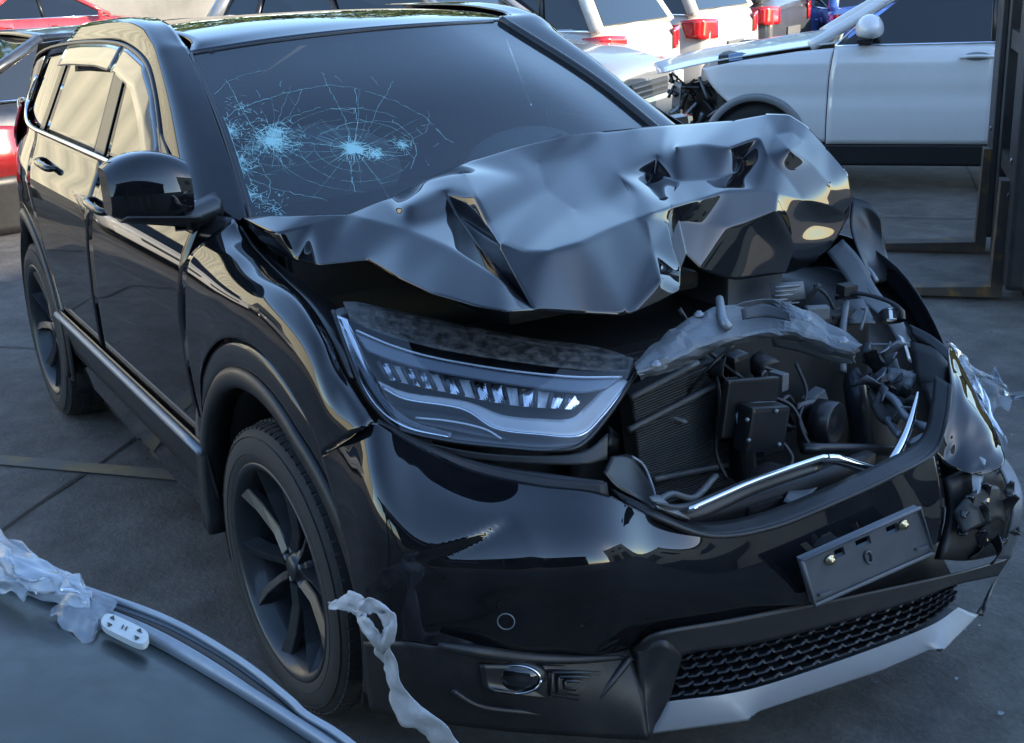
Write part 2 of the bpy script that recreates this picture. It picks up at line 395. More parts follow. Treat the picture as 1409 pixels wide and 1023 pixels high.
for sg in (-1,1):
    d1 = side_panel('front_door',(.54,BELT),XF,lambda z:XB(z)+.003,PAINT,sg)
    d2 = side_panel('rear_door',(.54,BELT+.005),lambda z:XB(z)-.003,XR,PAINT,sg)
    # rear quarter: bottom follows the arch
    def zb(s):
        x = -2.2-1.35*s
        dx = x+2.66
        return .365+math.sqrt(max(.5**2-dx*dx,0)) if abs(dx)<.45 else .47
    G=[]
    for i in range(24):
        t=i/23; row=[]
        for j in range(44):
            s=j/43; x0=-2.2-1.33*s; z=zb(s)+(BELT+.01-zb(s))*t
            x = min(x0, XR(z)-.004) if s<.3 else x0
            row.append((x, sg*hw(x,z), z))
        G.append(row)
    suv(gridobj('rear_quarter_panel', np.array(G), PAINT, None, .004, 0))
    # lower door cladding and sill
    side_panel('door_cladding',(.40,.565),lambda z:-.42,lambda z:-2.18,TRIM2,sg,6,30).location.y += sg*.012
    side_panel('sill',(.255,.42),lambda z:-.40,lambda z:-2.20,PAINT,sg,8,30)
    P=[(x,sg*(hw(x,.55)+.024),.548) for x in np.linspace(-.43,-2.17,14)]
    suv(tube('cladding_moulding',P,.012,SILVER,None,8))
    # door handles
    for hx,hz,dd in ((-1.36,1.075,d1),(-2.17,1.112,d2)):
        bm=bmesh.new(); yy=sg*(hw(hx,hz)+.028)
        tube_bm(bm,[(hx+.11,sg*hw(hx,hz),hz-.006),(hx+.09,yy,hz-.004),(hx,yy+sg*.006,hz),(hx-.09,yy,hz+.004),(hx-.11,sg*hw(hx,hz),hz+.006)],[.008,.013,.014,.013,.008],10,16)
        bobj('handle',bm,PAINT,dd,True)
    # wheel arch trims
    for xc,ro,ri,a0,a1,nm in ((0,.575,.455,R(-14),R(190),'wheel_arch_trim'),(-2.66,.545,.45,R(-10),R(192),'wheel_arch_trim')):
        G=[]
        for rr,off in ((ri,-.05),(ri,.010),(ri+.012,.016),(ri+.035,.015),(ri+.048,.006)):
            G.append([(xc+rr*math.cos(a), sg*(hw(xc+rr*math.cos(a),.6)+off - (.0 if xc<-1 else max(0,rr*math.cos(a)-.25)*.12)), .375+rr*math.sin(a)) for a in np.linspace(a0,a1,40)])
        suv(gridobj(nm,np.array(G),TRIM,None,.004,0)); G=[]
        for rr,off in ((ri+.044,.004),(ri+.06,.007),(ro-.02,.006),(ro,-.001)):
            G.append([(xc+rr*math.cos(a), sg*(hw(xc+rr*math.cos(a),.6)+off - (.0 if xc<-1 else max(0,rr*math.cos(a)-.25)*.12)), .375+rr*math.sin(a)) for a in np.linspace(a0,a1,40)])
        suv(gridobj('arch_flare',np.array(G),mat('satin_flare',(.008,.0085,.01),.22,0,.35,.4,dust=(20,.06,(.12,.115,.105))),None,.003,0))
        # dark liner
        G=[]
        for yy in (.90,.62):
            G.append([(xc+(ri+.01)*math.cos(a), sg*yy, .375+(ri+.01)*math.sin(a)) for a in np.linspace(R(-20),R(200),30)])
        suv(gridobj('wheel_arch_liner',np.array(G),DARK,None,.004,0))

# right front fender (pressed sheet between arch, door, bonnet and lamp)
FEND=[
 [(-0.4191,-0.93,0.5572),(-0.5141,-0.93,0.7733),(-0.4975,-0.925,0.9567),(-0.4777,-0.912,1.052),(-0.3947,-0.875,1.1219),(-0.3933,-0.8,1.1642)],
 [(-0.3914,-0.935,0.762),(-0.2886,-0.932,0.9453),(-0.2464,-0.925,1.0309),(-0.2423,-0.9,1.086),(-0.2328,-0.865,1.1168),(-0.2947,-0.8,1.1167)],
 [(-0.1962,-0.937,0.9117),(-0.1049,-0.932,1.0095),(-0.068,-0.92,1.0591),(-0.0551,-0.895,1.0888),(-0.0709,-0.86,1.0976),(-0.097,-0.815,1.0891)],
 [(0.0487,-0.937,0.9653),(0.1158,-0.93,1.0237),(0.1474,-0.918,1.0601),(0.1535,-0.895,1.0788),(0.1603,-0.87,1.0858),(0.1375,-0.835,1.0702)],
 [(0.2478,-0.935,0.9283),(0.3099,-0.93,0.9809),(0.3358,-0.918,1.0136),(0.3433,-0.9,1.0325),(0.3314,-0.88,1.037),(0.2926,-0.85,1.0222)],
 [(0.3556,-0.928,0.8547),(0.4187,-0.925,0.8939),(0.4423,-0.915,0.9222),(0.4418,-0.9,0.9454),(0.4294,-0.885,0.9638),(0.3933,-0.865,0.9737)],
 [(0.3919,-0.925,0.8036),(0.4607,-0.92,0.847),(0.5125,-0.91,0.8783),(0.5416,-0.898,0.8968),(0.549,-0.885,0.9053),(0.5436,-0.868,0.9091)]]
suv(patch('front_fender',FEND,PAINT,None,40,36,.004))
# inner fender rail under the bonnet edge
suv(patch('inner_fender',[[(-0.3836,-0.79,1.1456),(-0.3036,-0.785,1.1018),(-0.1242,-0.79,1.0693),(0.1012,-0.81,1.0482),(0.2661,-0.83,1.0057),(0.3454,-0.83,0.9411)],
 [(-.40,-.70,1.02),(-.22,-.68,1.0),(-.02,-.67,.97),(.12,-.66,.94),(.25,-.66,.90),(.36,-.66,.85)]],TRIM2,None,8,24,.006))

# greenhouse, right and left
def gh(x,z,sg=-1,off=0): return (x, sg*(.86-.4*(z-1.20)+off - (0 if x>-2.45 else .12*((-2.45-x)/.9)**2)), z)
RAIL=[(-3.35,1.36),(-3.05,1.45),(-2.75,1.495),(-2.45,1.525),(-2.10,1.548),(-1.75,1.56),(-1.50,1.553),(-1.26,1.515),(-1.10,1.445),(-.95,1.345),(-.80,1.235)]
def rail_z(x): return float(np.interp(x,[a for a,b in RAIL],[b for a,b in RAIL]))
def glass(name, xa, xb_, za=None, inset=.0, mt=DGLASS, sg=-1, zlow=None, off=.0, n=14):
    G=[]
    for i in range(n):
        t=i/(n-1); row=[]
        for j in range(18):
            s=j/17; xl=xa(0)+(xb_(0)-xa(0))*s; xt=xa(1)+(xb_(1)-xa(1))*s
            zl=(zlow(s) if zlow else 1.205); zt=rail_z(xt)-.035
            x=xl+(xt-xl)*t; z=zl+(zt-zl)*t
            row.append(gh(x,z,sg,off))
        G.append(row)
    return suv(gridobj(name,np.array(G),mt,None,.004,0))
for sg in (-1,1):
    glass('front_door_glass', lambda t:-.86-.30*t, lambda t:-1.47+.0*t, sg=sg, off=-.012)
    glass('rear_door_glass', lambda t:-1.60, lambda t:-2.38+.12*t, sg=sg, off=-.012)
    glass('quarter_glass', lambda t:-2.46+.12*t, lambda t:-2.86+.20*t, sg=sg, zlow=lambda s:1.21+.07*s*s, off=-.012)
    # pillars
    glass('door_pillar', lambda t:-1.475, lambda t:-1.595, sg=sg, mt=TRIM2, off=-.004)
    glass('rear_door_pillar', lambda t:-2.385+.12*t, lambda t:-2.455+.12*t, sg=sg, mt=TRIM2, off=-.004)
    # D pillar body
    glass('rear_pillar', lambda t:-2.87+.20*t, lambda t:-3.36+.36*t, sg=sg, mt=PAINT, off=0.0)
    # front sail corner
    bm=bmesh.new(); prism_bm(bm,[gh(-.60,1.205,sg),gh(-.87,1.205,sg),gh(-1.02,1.36,sg),gh(-.93,1.33,sg)],(0,sg*.006,0)); suv(bobj('mirror_sail',bm,TRIM2))
    # chrome belt line
    P=[gh(x,1.207,sg,.006) for x in np.linspace(-.62,-2.50,12)]+[gh(-2.68,1.215,sg,.006),gh(-2.82,1.245,sg,.004),gh(-2.86,1.30,sg,.003),gh(-2.76,1.385,sg,.003)]
    suv(tube('belt_moulding',P,.009,CHROME,None,8,60))
    # black door frame lines and smoked rain visors
    suv(tube('door_frame_seal',[gh(x,z-.01,sg,.0) for x,z in RAIL],.007,TRIM2,None,8,50))
    for xs in (np.linspace(-1.545,-.90,26),np.linspace(-2.30,-1.555,18)):
        G=[]
        for k,(dz,of) in enumerate(((-.005,.0),(-.03,.010),(-.06,.019),(-.085,.027))):
            G.append([gh(x,rail_z(x)+dz*(1 if x<-1.3 else 1+.25*(x+1.3)/.4),sg,of) for x in xs])
        suv(gridobj('rain_visor',np.array(G),mat('smoked_acrylic',(.03,.034,.04),.12,0,.6),None,.003,0))

# A pillar + roof side rail (glossy), windscreen surround and roof
WTOP=[(-1.15,-0.6299,1.5301),(-1.07,-0.3868,1.5556),(-1.03,-0.1125,1.5704),(-1.05,0.1548,1.5722),(-1.17,0.4719,1.5632)]
WBOT=[(-0.44,-0.74,1.149),(-.30,-.42,1.135),(-.23,0,1.125),(-.28,.40,1.135),(-.46,.70,1.165)]
WMID=[tuple((np.array(a)*.5+np.array(b)*.5)+np.array(c)) for a,b,c in zip(WTOP,WBOT,[(.03,0,.015),(.05,0,.03),(.055,0,.035),(.05,0,.03),(.03,0,.015)])]
WS=grid([WBOT,WMID,WTOP],40,60)
WIND=face(suv(gridobj('windscreen',WS,WGLASS,None,0)),(1,0,.5))
def apillar(sg):
    if sg<0:
        inner=[(-2.1168,-0.6,1.6028),(-1.7083,-0.6,1.6258),(-1.4151,-0.61,1.6096),(-1.2341,-0.625,1.5587),tuple(WS[39,0]),tuple(WS[26,0]),tuple(WS[13,0]),tuple(WS[0,0]),(-0.424,-0.735,1.1201)]
    else:
        a=WTOP[-1]; b=WBOT[-1]
        inner=[(-2.35,.60,1.60),(-1.75,.60,1.605),(-1.45,.585,1.595),(-1.28,.56,1.58),tuple(WS[39,-1]),tuple(WS[26,-1]),tuple(WS[13,-1]),tuple(WS[0,-1]),(-.42,.735,1.13)]
    outer=[gh(x,z,sg,.0) for x,z in ((-2.35,1.532),(-1.75,1.56),(-1.50,1.553),(-1.26,1.515),(-1.12,1.455),(-.98,1.365),(-.84,1.265),(-.70,1.19))]+[(-.60,sg*.85,1.14)]
    mid=[tuple(np.array(i)*.5+np.array(o_)*.5+np.array((0.0,sg*.022,.028))) for i,o_ in zip(inner,outer)]
    return suv(patch('pillar_and_roof_rail',[outer,mid,inner],PAINT,None,14,70,.004))
apillar(-1); apillar(1)
suv(tube('windscreen_seal',[tuple(p) for p in WS[:,0]][::3],.007,TRIM2,None,8))
suv(tube('windscreen_seal',[tuple(p+np.array((0,0,.004))) for p in WS[:,-1]][::3],.016,TRIM2,None,8))
suv(tube('windscreen_seal',[tuple(p) for p in WS[-1]][::3],.005,TRIM2,None,8))
def roof():
    rows=[]
    top=np.array(WTOP)
    rows.append(top+np.array((-.012,0,.004)))
    for x,zc,wd in ((-1.25,1.598,.60),(-1.52,1.614,.605),(-1.95,1.608,.61),(-2.5,1.588,.59),(-2.95,1.562,.56),(-3.25,1.53,.53)):
        rows.append([(x+.05*(1-abs(s)),s*wd,zc+.0-(.030 if x<-1.5 else .034)*abs(s)**2.2) for s in (-1,-.5,0,.5,1)])
    return suv(patch('roof',rows,PAINT,None,36,40,.004))
roof()
# rear: spoiler, tailgate, rear window, lamps, bumper
suv(patch('roof_spoiler',[[(-3.20,-.46,1.52),(-3.25,0,1.55),(-3.20,.46,1.52)],[(-3.40,-.42,1.47),(-3.46,0,1.50),(-3.40,.42,1.47)]],PAINT,None,6,20,.02))
suv(patch('rear_window',[[(-3.30,-.50,1.49),(-3.34,0,1.51),(-3.30,.50,1.49)],[(-3.52,-.60,1.17),(-3.58,0,1.17),(-3.52,.60,1.17)]],DGLASS,None,8,20,.005))
suv(patch('tailgate',[[(-3.50,-.68,1.20),(-3.56,-.3,1.19),(-3.58,0,1.19),(-3.56,.3,1.19),(-3.50,.68,1.20)],[(-3.56,-.70,.95),(-3.63,-.3,.95),(-3.65,0,.95),(-3.63,.3,.95),(-3.56,.70,.95)],[(-3.54,-.70,.62),(-3.60,-.3,.60),(-3.62,0,.60),(-3.60,.3,.60),(-3.54,.70,.62)]],PAINT,None,14,24,.005))
suv(patch('rear_bumper',[[(-3.52,-.745,.66),(-3.64,-.35,.64),(-3.67,0,.64),(-3.64,.35,.64),(-3.52,.745,.66)],[(-3.54,-.74,.5),(-3.68,-.35,.48),(-3.71,0,.48),(-3.68,.35,.48),(-3.54,.74,.5)],[(-3.48,-.72,.28),(-3.58,-.35,.26),(-3.60,0,.26),(-3.58,.35,.26),(-3.48,.72,.28)]],TRIM,None,12,24,.006))
for sg in (-1,1):
    suv(patch('tail_light',[[(-3.08,sg*.80,1.245),(-3.25,sg*.775,1.25),(-3.42,sg*.73,1.25),(-3.53,sg*.62,1.24)],[(-3.02,sg*.845,1.16),(-3.25,sg*.80,1.13),(-3.46,sg*.745,1.11),(-3.58,sg*.62,1.10)],[(-3.16,sg*.828,1.09),(-3.30,sg*.79,1.02),(-3.49,sg*.735,.98),(-3.58,sg*.62,.98)]],REDL,None,12,20,.012))
    suv(patch('rear_pillar_lower',[[(-3.36,sg*.735,1.20),(-3.44,sg*.71,1.20),(-3.51,sg*.67,1.20)],[(-3.02,sg*.70,1.50),(-3.15,sg*.60,1.50),(-3.26,sg*.50,1.50)]],PAINT,None,8,10,.004))
# underbody
box('underbody',(0,0,.34),(3.0,1.5,.16),DARK,SUV)
box('firewall',(.93,0,.80),(.05,1.36,.70),DARK,SUV)

# interior
INT=suv(box('dashboard',(-.62,0,1.02),(.55,1.36,.20),CLOTH,None,None,.06))
bm=bmesh.new(); bmesh.ops.create_uvsphere(bm,u_segments=28,v_segments=16,radius=1,matrix=Matrix.Translation((-.86,-.40,1.16))@Matrix.Rotation(R(24),4,'Y')@Matrix.Diagonal((.13,.30,.17,1)))
suv(bobj('airbag',bm,AIRBAG,None,True))
bm=bmesh.new(); bmesh.ops.create_uvsphere(bm,u_segments=28,v_segments=16,radius=1,matrix=Matrix.Translation((-.80,.32,1.14))@Matrix.Rotation(R(30),4,'Y')@Matrix.Diagonal((.10,.22,.12,1)))
suv(bobj('airbag',bm,AIRBAG,None,True))
for sg in (-1,1):
    suv(box('seat_cushion',(-1.45,sg*.38,.72),(.55,.50,.20),CLOTH,None,None,.05))
    suv(box('seat_back',(-1.78,sg*.38,1.05),(.16,.48,.62),CLOTH,None,Matrix.Rotation(R(-14),3,'Y'),.06))
    suv(box('headrest',(-1.88,sg*.38,1.42),(.10,.26,.18),CLOTH,None,Matrix.Rotation(R(-10),3,'Y'),.04))
suv(box('rear_bench',(-2.6,0,.95),(.2,1.3,.75),CLOTH,None,Matrix.Rotation(R(-12),3,'Y'),.06))
suv(patch('headliner',[[(-1.12,-.58,1.53),(-1.05,0,1.55),(-1.12,.5,1.53)],[(-2.2,-.62,1.52),(-2.2,0,1.56),(-2.2,.62,1.52)],[(-3.2,-.58,1.44),(-3.2,0,1.48),(-3.2,.58,1.44)]],CLOTH,None,8,8,.01))
suv(patch('rear_inner_trim',[[(-3.18,-.62,1.46),(-3.22,0,1.48),(-3.18,.62,1.46)],[(-3.2,-.70,.6),(-3.25,0,.6),(-3.2,.70,.6)]],CLOTH,None,4,8,.02))
for sg in (-1,1): suv(patch('side_inner_trim',[[(-1.7,sg*.72,1.50),(-3.2,sg*.62,1.42)],[(-1.7,sg*.80,.6),(-3.2,sg*.72,.6)]],CLOTH,None,4,6,.02))
for sg in (-1,1): suv(patch('rail_inner_trim',[[gh(x,rail_z(x)-.07,sg,-.03) for x in (-3.1,-2.6,-2.1,-1.7,-1.4,-1.2)],[gh(x,rail_z(x)+.02,sg,-.05) for x in (-3.1,-2.6,-2.1,-1.7,-1.4,-1.2)]],CLOTH,None,4,16,.01))
suv(box('cabin_floor',(-1.75,0,.55),(2.4,1.6,.05),CLOTH))
suv(box('rear_view_mirror',(-1.0,.02,1.46),(.03,.24,.06),TRIM2,None,None,.012))
suv(box('sensor_housing',(-1.06,.02,1.52),(.10,.12,.04),TRIM2,None,None,.01))

# cracks in the windscreen: thin broken glass seams that stand on the sheet
def wpt(u,v,off=.0015):
    """u across (0 right .. 1 left), v up (0 bottom .. 1 top)"""
    u=min(max(u,0.012),.988); v=min(max(v,.01),.99)
    a=u*(WS.shape[1]-1); b=v*(WS.shape[0]-1); i=int(min(b,WS.shape[0]-2)); j=int(min(a,WS.shape[1]-2)); fa=a-j; fb=b-i
    p=(WS[i,j]*(1-fa)+WS[i,j+1]*fa)*(1-fb)+(WS[i+1,j]*(1-fa)+WS[i+1,j+1]*fa)*fb
    n=np.cross(WS[i,j+1]-WS[i,j],WS[i+1,j]-WS[i,j]); n/=np.linalg.norm(n)
    if n[0]<0: n=-n
    return V(p+n*off)
def crack_bm(bm, uv, w0, w1):
    P=[wpt(*q) for q in uv]
    for i in range(len(P)-1):
        d=(P[i+1]-P[i])
        if d.length<1e-5: continue
        nn=(wpt(*uv[i],.01)-P[i]).normalized(); s=d.normalized().cross(nn)
        a=w0+(w1-w0)*i/len(P); b=w0+(w1-w0)*(i+1)/len(P)
        a*=random.uniform(.25,.95); b*=random.uniform(.25,.95)
        bm.faces.new([bm.verts.new(x) for x in (P[i]-s*a,P[i]+s*a,P[i+1]+s*b,P[i+1]-s*b)])
ASP=.62   # height/width of the sheet, for round rings
def radial(bm, c, n, r0, r1, w_, jit=.12, a0=0, a1=2*math.pi):
    for k in range(n):
        a=a0+(a1-a0)*(k+random.uniform(-.3,.3))/n; L_=r0+(r1-r0)*random.random()**1.5; steps=max(4,int(L_/.012)); uv=[]; aa=a; u,v=c
        for s in range(steps):
            uv.append((u,v)); aa+=random.uniform(-jit,jit); u+=math.cos(aa)*L_/steps; v+=math.sin(aa)*L_/steps/ASP
        crack_bm(bm,uv,w_,w_*.35)
def ring(bm, c, r, a0, a1, w_, squash=1.0, wob=.03):
    n=max(8,int((a1-a0)*r/.012)); uv=[]; ph=random.random()*6
    for i in range(n+1):
        a=a0+(a1-a0)*i/n; q=r*(1+wob*math.sin(3*a+ph)+random.uniform(-.012,.012))
        uv.append((c[0]+q*math.cos(a), c[1]+q*math.sin(a)*squash/ASP))
    k=0
    while k<n:
        e=min(n,k+random.randint(4,14)); crack_bm(bm,uv[k:e+1],w_,w_*.7); k=e+random.choice((0,0,0,1,2))
def shards(bm, c, r, n, w_):
    for k in range(n):
        a=random.uniform(0,6.3); q=r*abs(random.gauss(0,.5)); u=c[0]+q*math.cos(a); v=c[1]+q*math.sin(a)/ASP; b=random.uniform(0,6.3); l=random.uniform(.004,.018)
        crack_bm(bm,[(u,v),(u+l*math.cos(b),v+l*math.sin(b)/ASP)],w_,w_*.6)
C1,C2,C3=(.095,.385),(.25,.312),(.342,.312)
def path(bm, pts, w_, jit=.004):
    P=[]
    for a,b in zip(pts,pts[1:]):
        n=max(2,int(math.hypot(b[0]-a[0],(b[1]-a[1])*ASP)/.010))
        for k in range(n):
            t=k/n; P.append((a[0]+(b[0]-a[0])*t+random.gauss(0,jit*.35),a[1]+(b[1]-a[1])*t+random.gauss(0,jit*.6)))
    P.append(pts[-1]); k=0
    while k<len(P)-1:
        e=min(len(P)-1,k+random.randint(3,12)); crack_bm(bm,P[k:e+1],w_*random.uniform(.6,1.2),w_*random.uniform(.3,1)); k=e+random.choice((0,0,1))
        if random.random()<.35:
            u,v=P[min(k,len(P)-1)]; radial(bm,(u,v),1,.012,.05,w_*.7,.25)
bm=bmesh.new()
radial(bm,C1,34,.02,.11,.0009,.2); shards(bm,C1,.050,420,.0010); shards(bm,(C1[0]+.02,C1[1]+.05),.05,160,.0009)
suv(bobj('impact_crack',bm,CRACK,None)).parent=WIND
bm=bmesh.new()
radial(bm,C2,24,.02,.10,.0009,.2); shards(bm,C2,.022,260,.0015); shards(bm,(C2[0]+.035,C2[1]-.03),.018,90,.0011)
suv(bobj('impact_crack',bm,CRACK,None)).parent=WIND
bm=bmesh.new()
radial(bm,C3,10,.02,.06,.0007,.2); shards(bm,C3,.016,60,.0009)
suv(bobj('impact_crack',bm,CRACK,None)).parent=WIND
bm=bmesh.new()
for pts,w_ in (([(.012,.538),(.05,.588),(.092,.612),(.192,.65),(.283,.662),(.333,.625),(.383,.538),(.417,.438),(.425,.325),(.433,.30)],.0010),
 ([(.012,.288),(.042,.388),(.075,.45),(.15,.50),(.233,.538)],.0010),([(.20,.40),(.267,.438),(.325,.438),(.358,.412),(.367,.338),(.358,.262),(.333,.20)],.0010),
 ([(.042,.325),(.058,.412),(.10,.475),(.142,.475)],.0010),([(.333,.625),(.30,.512),(.283,.425),(.25,.30),(.225,.20),(.217,.112)],.0011),
 ([(.25,.525),(.283,.512),(.317,.512)],.0011),([(.20,.688),(.133,.512),(.092,.388)],.0007),([(.058,.788),(.058,.588),(.067,.438)],.0008),
 ([(.292,.75),(.275,.625),(.267,.488),(.25,.312)],.0007),([(.425,.65),(.342,.50),(.283,.362)],.0007),([(.25,.312),(.292,.275),(.317,.262)],.0013),
 ([(.012,.70),(.05,.76),(.10,.80),(.17,.81)],.0007),([(.095,.385),(.17,.36),(.25,.312)],.0008),([(.02,.20),(.08,.13),(.15,.09)],.0008),([(.012,.40),(.05,.30),(.06,.18),(.04,.07)],.0008),
 ([(.342,.312),(.40,.36),(.43,.44)],.0006),([(.15,.50),(.19,.58),(.22,.66)],.0006)):
    path(bm,pts,w_)
for c_,n_,r_ in (((.015,.47),110,.05),((.02,.30),90,.05),((.018,.12),80,.045),((.05,.05),40,.04),((.06,.60),40,.05)): shards(bm,c_,r_,n_,.0009)
radial(bm,(.015,.47),16,.03,.10,.0008,.2); radial(bm,(.02,.25),12,.03,.09,.0008,.2)
for c_,rr in ((C1,(.06,.09,.125)),(C2,(.045,.075,.11,.15))):
    for r_ in rr: ring(bm,c_,r_,random.uniform(0,2),random.uniform(4.2,6.2),.0005,.85)
radial(bm,C2,22,.10,.24,.0005,.09); radial(bm,C1,16,.08,.18,.0005,.09)
for k in range(22):
    radial(bm,(random.uniform(.02,.40),random.uniform(.08,.72)),1,.02,.07,.0006,.25)
suv(bobj('web_crack',bm,CRACK,None)).parent=WIND
for ch in list(bpy.data.objects):
    if ch.parent==WIND: ch.location=(0,0,0); ch['kind']='stuff'

# ---------------------------------------------------------------- bonnet
HOOD_V=[(-0.3939,-0.7784,1.165),(-0.27,-0.7469,1.185),(-0.1598,-0.6982,1.195),(-0.073,-0.6249,1.2),(-0.0769,-0.5208,1.225),(-0.1068,-0.4043,1.25),(-0.1634,-0.2469,1.275),(-0.1771,-0.095,1.295),(-0.1776,0.0785,1.31),(-0.2392,0.2413,1.3),(-0.1975,0.3118,1.305),(-0.2532,0.47,1.293),(-0.2392,0.58,1.29),(-0.1824,0.67,1.2948),(-0.1309,0.75,1.3085),(-0.0713,0.78,1.3085),(-0.0161,0.8,1.278),(0.0384,0.83,1.2157),(0.0925,0.86,1.1496),(0.1039,0.87,1.0827),(0.1157,0.85,1.0299),(0.1526,0.76,0.968),(0.1775,0.66,0.9309),(0.2035,0.56,0.9265),(0.2444,0.49,0.9392),(0.2998,0.265,0.9662),(0.3094,0.15,1.0127),(0.2924,0.115,1.0539),(0.4377,-0.018,1.065),(0.5238,-0.0879,1.045),(0.5463,-0.1666,1.036),(0.5797,-0.28,1.03),(0.5541,-0.3754,1.046),(0.5773,-0.5072,1.082),(0.6101,-0.587,1.1),(0.5607,-0.6338,1.108),(0.4452,-0.6732,1.118),(0.3072,-0.6816,1.125),(0.1238,-0.67,1.13),(0.0777,-0.7059,1.122),(0.0245,-0.749,1.112),(-0.1018,-0.7532,1.1),(-0.165,-0.7758,1.11),(-0.2623,-0.7872,1.135),(-0.112,-0.7042,1.18),(-0.1416,-0.783,1.165),(-0.0135,-0.6892,1.15),(-0.0051,-0.6141,1.2),(0.1422,-0.5735,1.19),(0.3041,-0.5491,1.172),(0.4853,-0.537,1.138),(0.0882,-0.5436,1.232),(0.019,-0.4062,1.245),(0.0752,-0.4079,1.195),(0.2277,-0.4425,1.155),(0.4176,-0.4885,1.13),(-0.0404,-0.3197,1.27),(0.1561,-0.3972,1.245),(0.2673,-0.4303,1.205),(0.4147,-0.4845,1.18),(0.512,-0.5054,1.135),(0.0257,-0.1876,1.25),(0.2648,-0.2374,1.192),(0.2028,-0.0701,1.196),(-0.1382,0.0982,1.265),(-0.0194,0.2652,1.25),(-0.0071,0.2435,1.205),(0.1195,0.23,1.203),(0.1823,0.0547,1.21),(0.0275,0.29,1.2717),(-0.0013,0.4,1.267),(0.0431,0.46,1.2554),(0.0256,0.525,1.2206),(0.0749,0.465,1.1932),(0.1035,0.365,1.1907),(0.4027,-0.477,1.188),(0.4445,-0.4518,1.174),(0.4783,-0.4052,1.173),(0.4605,-0.309,1.175),(0.3914,-0.1825,1.177),(0.3406,-0.0734,1.178),(0.3305,-0.0126,1.184),(0.2932,0.0708,1.18),(0.3475,-0.0468,1.172),(0.4169,-0.0845,1.118),(0.5263,-0.1452,1.08),(0.3213,0.0336,1.15),(0.3893,-0.0038,1.11),(0.241,0.13,1.1336),(0.249,0.205,1.1135),(0.2621,0.275,1.0984),(0.2538,0.35,1.1001),(0.2389,0.455,1.1126),(0.2312,0.2,1.1728),(0.2013,0.32,1.1781),(0.2001,0.42,1.1675),(0.2073,0.49,1.1502),(0.0415,0.57,1.2736),(0.01,0.66,1.2695),(0.0153,0.715,1.2727),(0.0603,0.715,1.2505),(0.1259,0.6,1.2452),(0.1059,0.54,1.2338),(0.143,0.56,1.1963),(0.1179,0.69,1.1986),(0.1406,0.74,1.1347),(-0.0691,-0.0847,1.262),(0.0792,-0.154,1.222),(0.2315,-0.1744,1.196),(0.0767,0.0642,1.236),(0.1457,0.0479,1.206),(0.178,0.61,1.1153),(0.1539,0.73,1.0804),(0.2089,0.53,1.0805),(0.2214,0.54,1.0016),(0.1611,0.67,1.0443)]
HOOD_F=[(2,3,44),(40,41,44),(1,2,45),(42,43,45),(41,42,45),(41,45,44),(2,44,45),(38,39,46),(3,46,44),(39,40,46),(40,44,46),(3,4,47),(38,46,47),(3,47,46),(37,38,48),(38,47,48),(4,48,47),(35,36,49),(36,37,49),(37,48,49),(34,35,50),(35,49,50),(4,5,51),(4,51,48),(5,52,51),(48,53,49),(48,51,53),(51,52,53),(49,54,50),(49,53,54),(50,54,55),(5,6,56),(5,56,52),(52,57,53),(52,56,57),(53,58,54),(53,57,58),(54,59,55),(6,7,61),(6,61,56),(56,61,57),(57,61,58),(8,9,64),(10,11,65),(65,67,66),(11,12,69),(11,69,65),(65,69,67),(12,13,70),(67,69,70),(12,70,69),(13,71,70),(71,72,73),(67,70,74),(70,71,74),(71,73,74),(59,75,76),(32,33,77),(33,60,77),(60,76,77),(62,77,76),(31,32,78),(32,77,78),(62,78,77),(31,78,79),(63,80,79),(68,81,80),(66,67,82),(66,82,68),(68,82,81),(80,81,83),(31,79,84),(79,80,84),(80,83,84),(28,29,85),(29,30,85),(28,85,84),(30,31,85),(31,84,85),(81,82,86),(81,86,83),(83,86,84),(27,28,87),(28,84,87),(84,86,87),(82,88,86),(86,88,87),(26,27,89),(25,26,90),(26,89,90),(24,25,91),(25,90,91),(67,74,93),(67,93,82),(82,93,88),(88,93,89),(73,94,74),(90,94,91),(89,94,90),(89,93,94),(74,94,93),(91,95,92),(91,94,95),(73,95,94),(92,95,96),(13,14,97),(13,97,71),(71,97,72),(14,15,98),(14,98,97),(15,16,99),(15,99,98),(16,17,100),(16,100,99),(98,99,101),(99,100,101),(72,102,73),(73,102,95),(72,97,102),(97,98,102),(98,101,102),(95,103,96),(95,102,103),(101,103,102),(17,104,100),(100,104,101),(101,104,103),(18,19,105),(17,18,105),(17,105,104),(7,8,106),(7,106,61),(8,64,106),(58,61,107),(58,107,75),(75,107,76),(62,76,107),(61,106,107),(64,107,106),(62,108,78),(78,108,79),(63,79,108),(62,107,108),(63,108,64),(64,108,107),(10,65,109),(65,66,109),(63,64,109),(9,109,64),(9,10,109),(66,68,109),(68,80,110),(63,110,80),(68,110,109),(63,109,110),(96,103,111),(103,104,111),(104,105,111),(19,20,112),(19,112,105),(105,112,111),(92,96,113),(96,111,113),(22,23,114),(23,24,114),(24,91,114),(91,92,114),(92,113,114),(21,22,114),(20,21,115),(20,115,112),(111,112,115),(111,115,113),(113,115,114),(21,114,115),(33,34,50),(0,1,45),(0,45,43),(55,33,50),(55,60,33),(58,59,54),(58,75,59),(59,60,55),(59,76,60),(27,87,88),(27,88,89)]
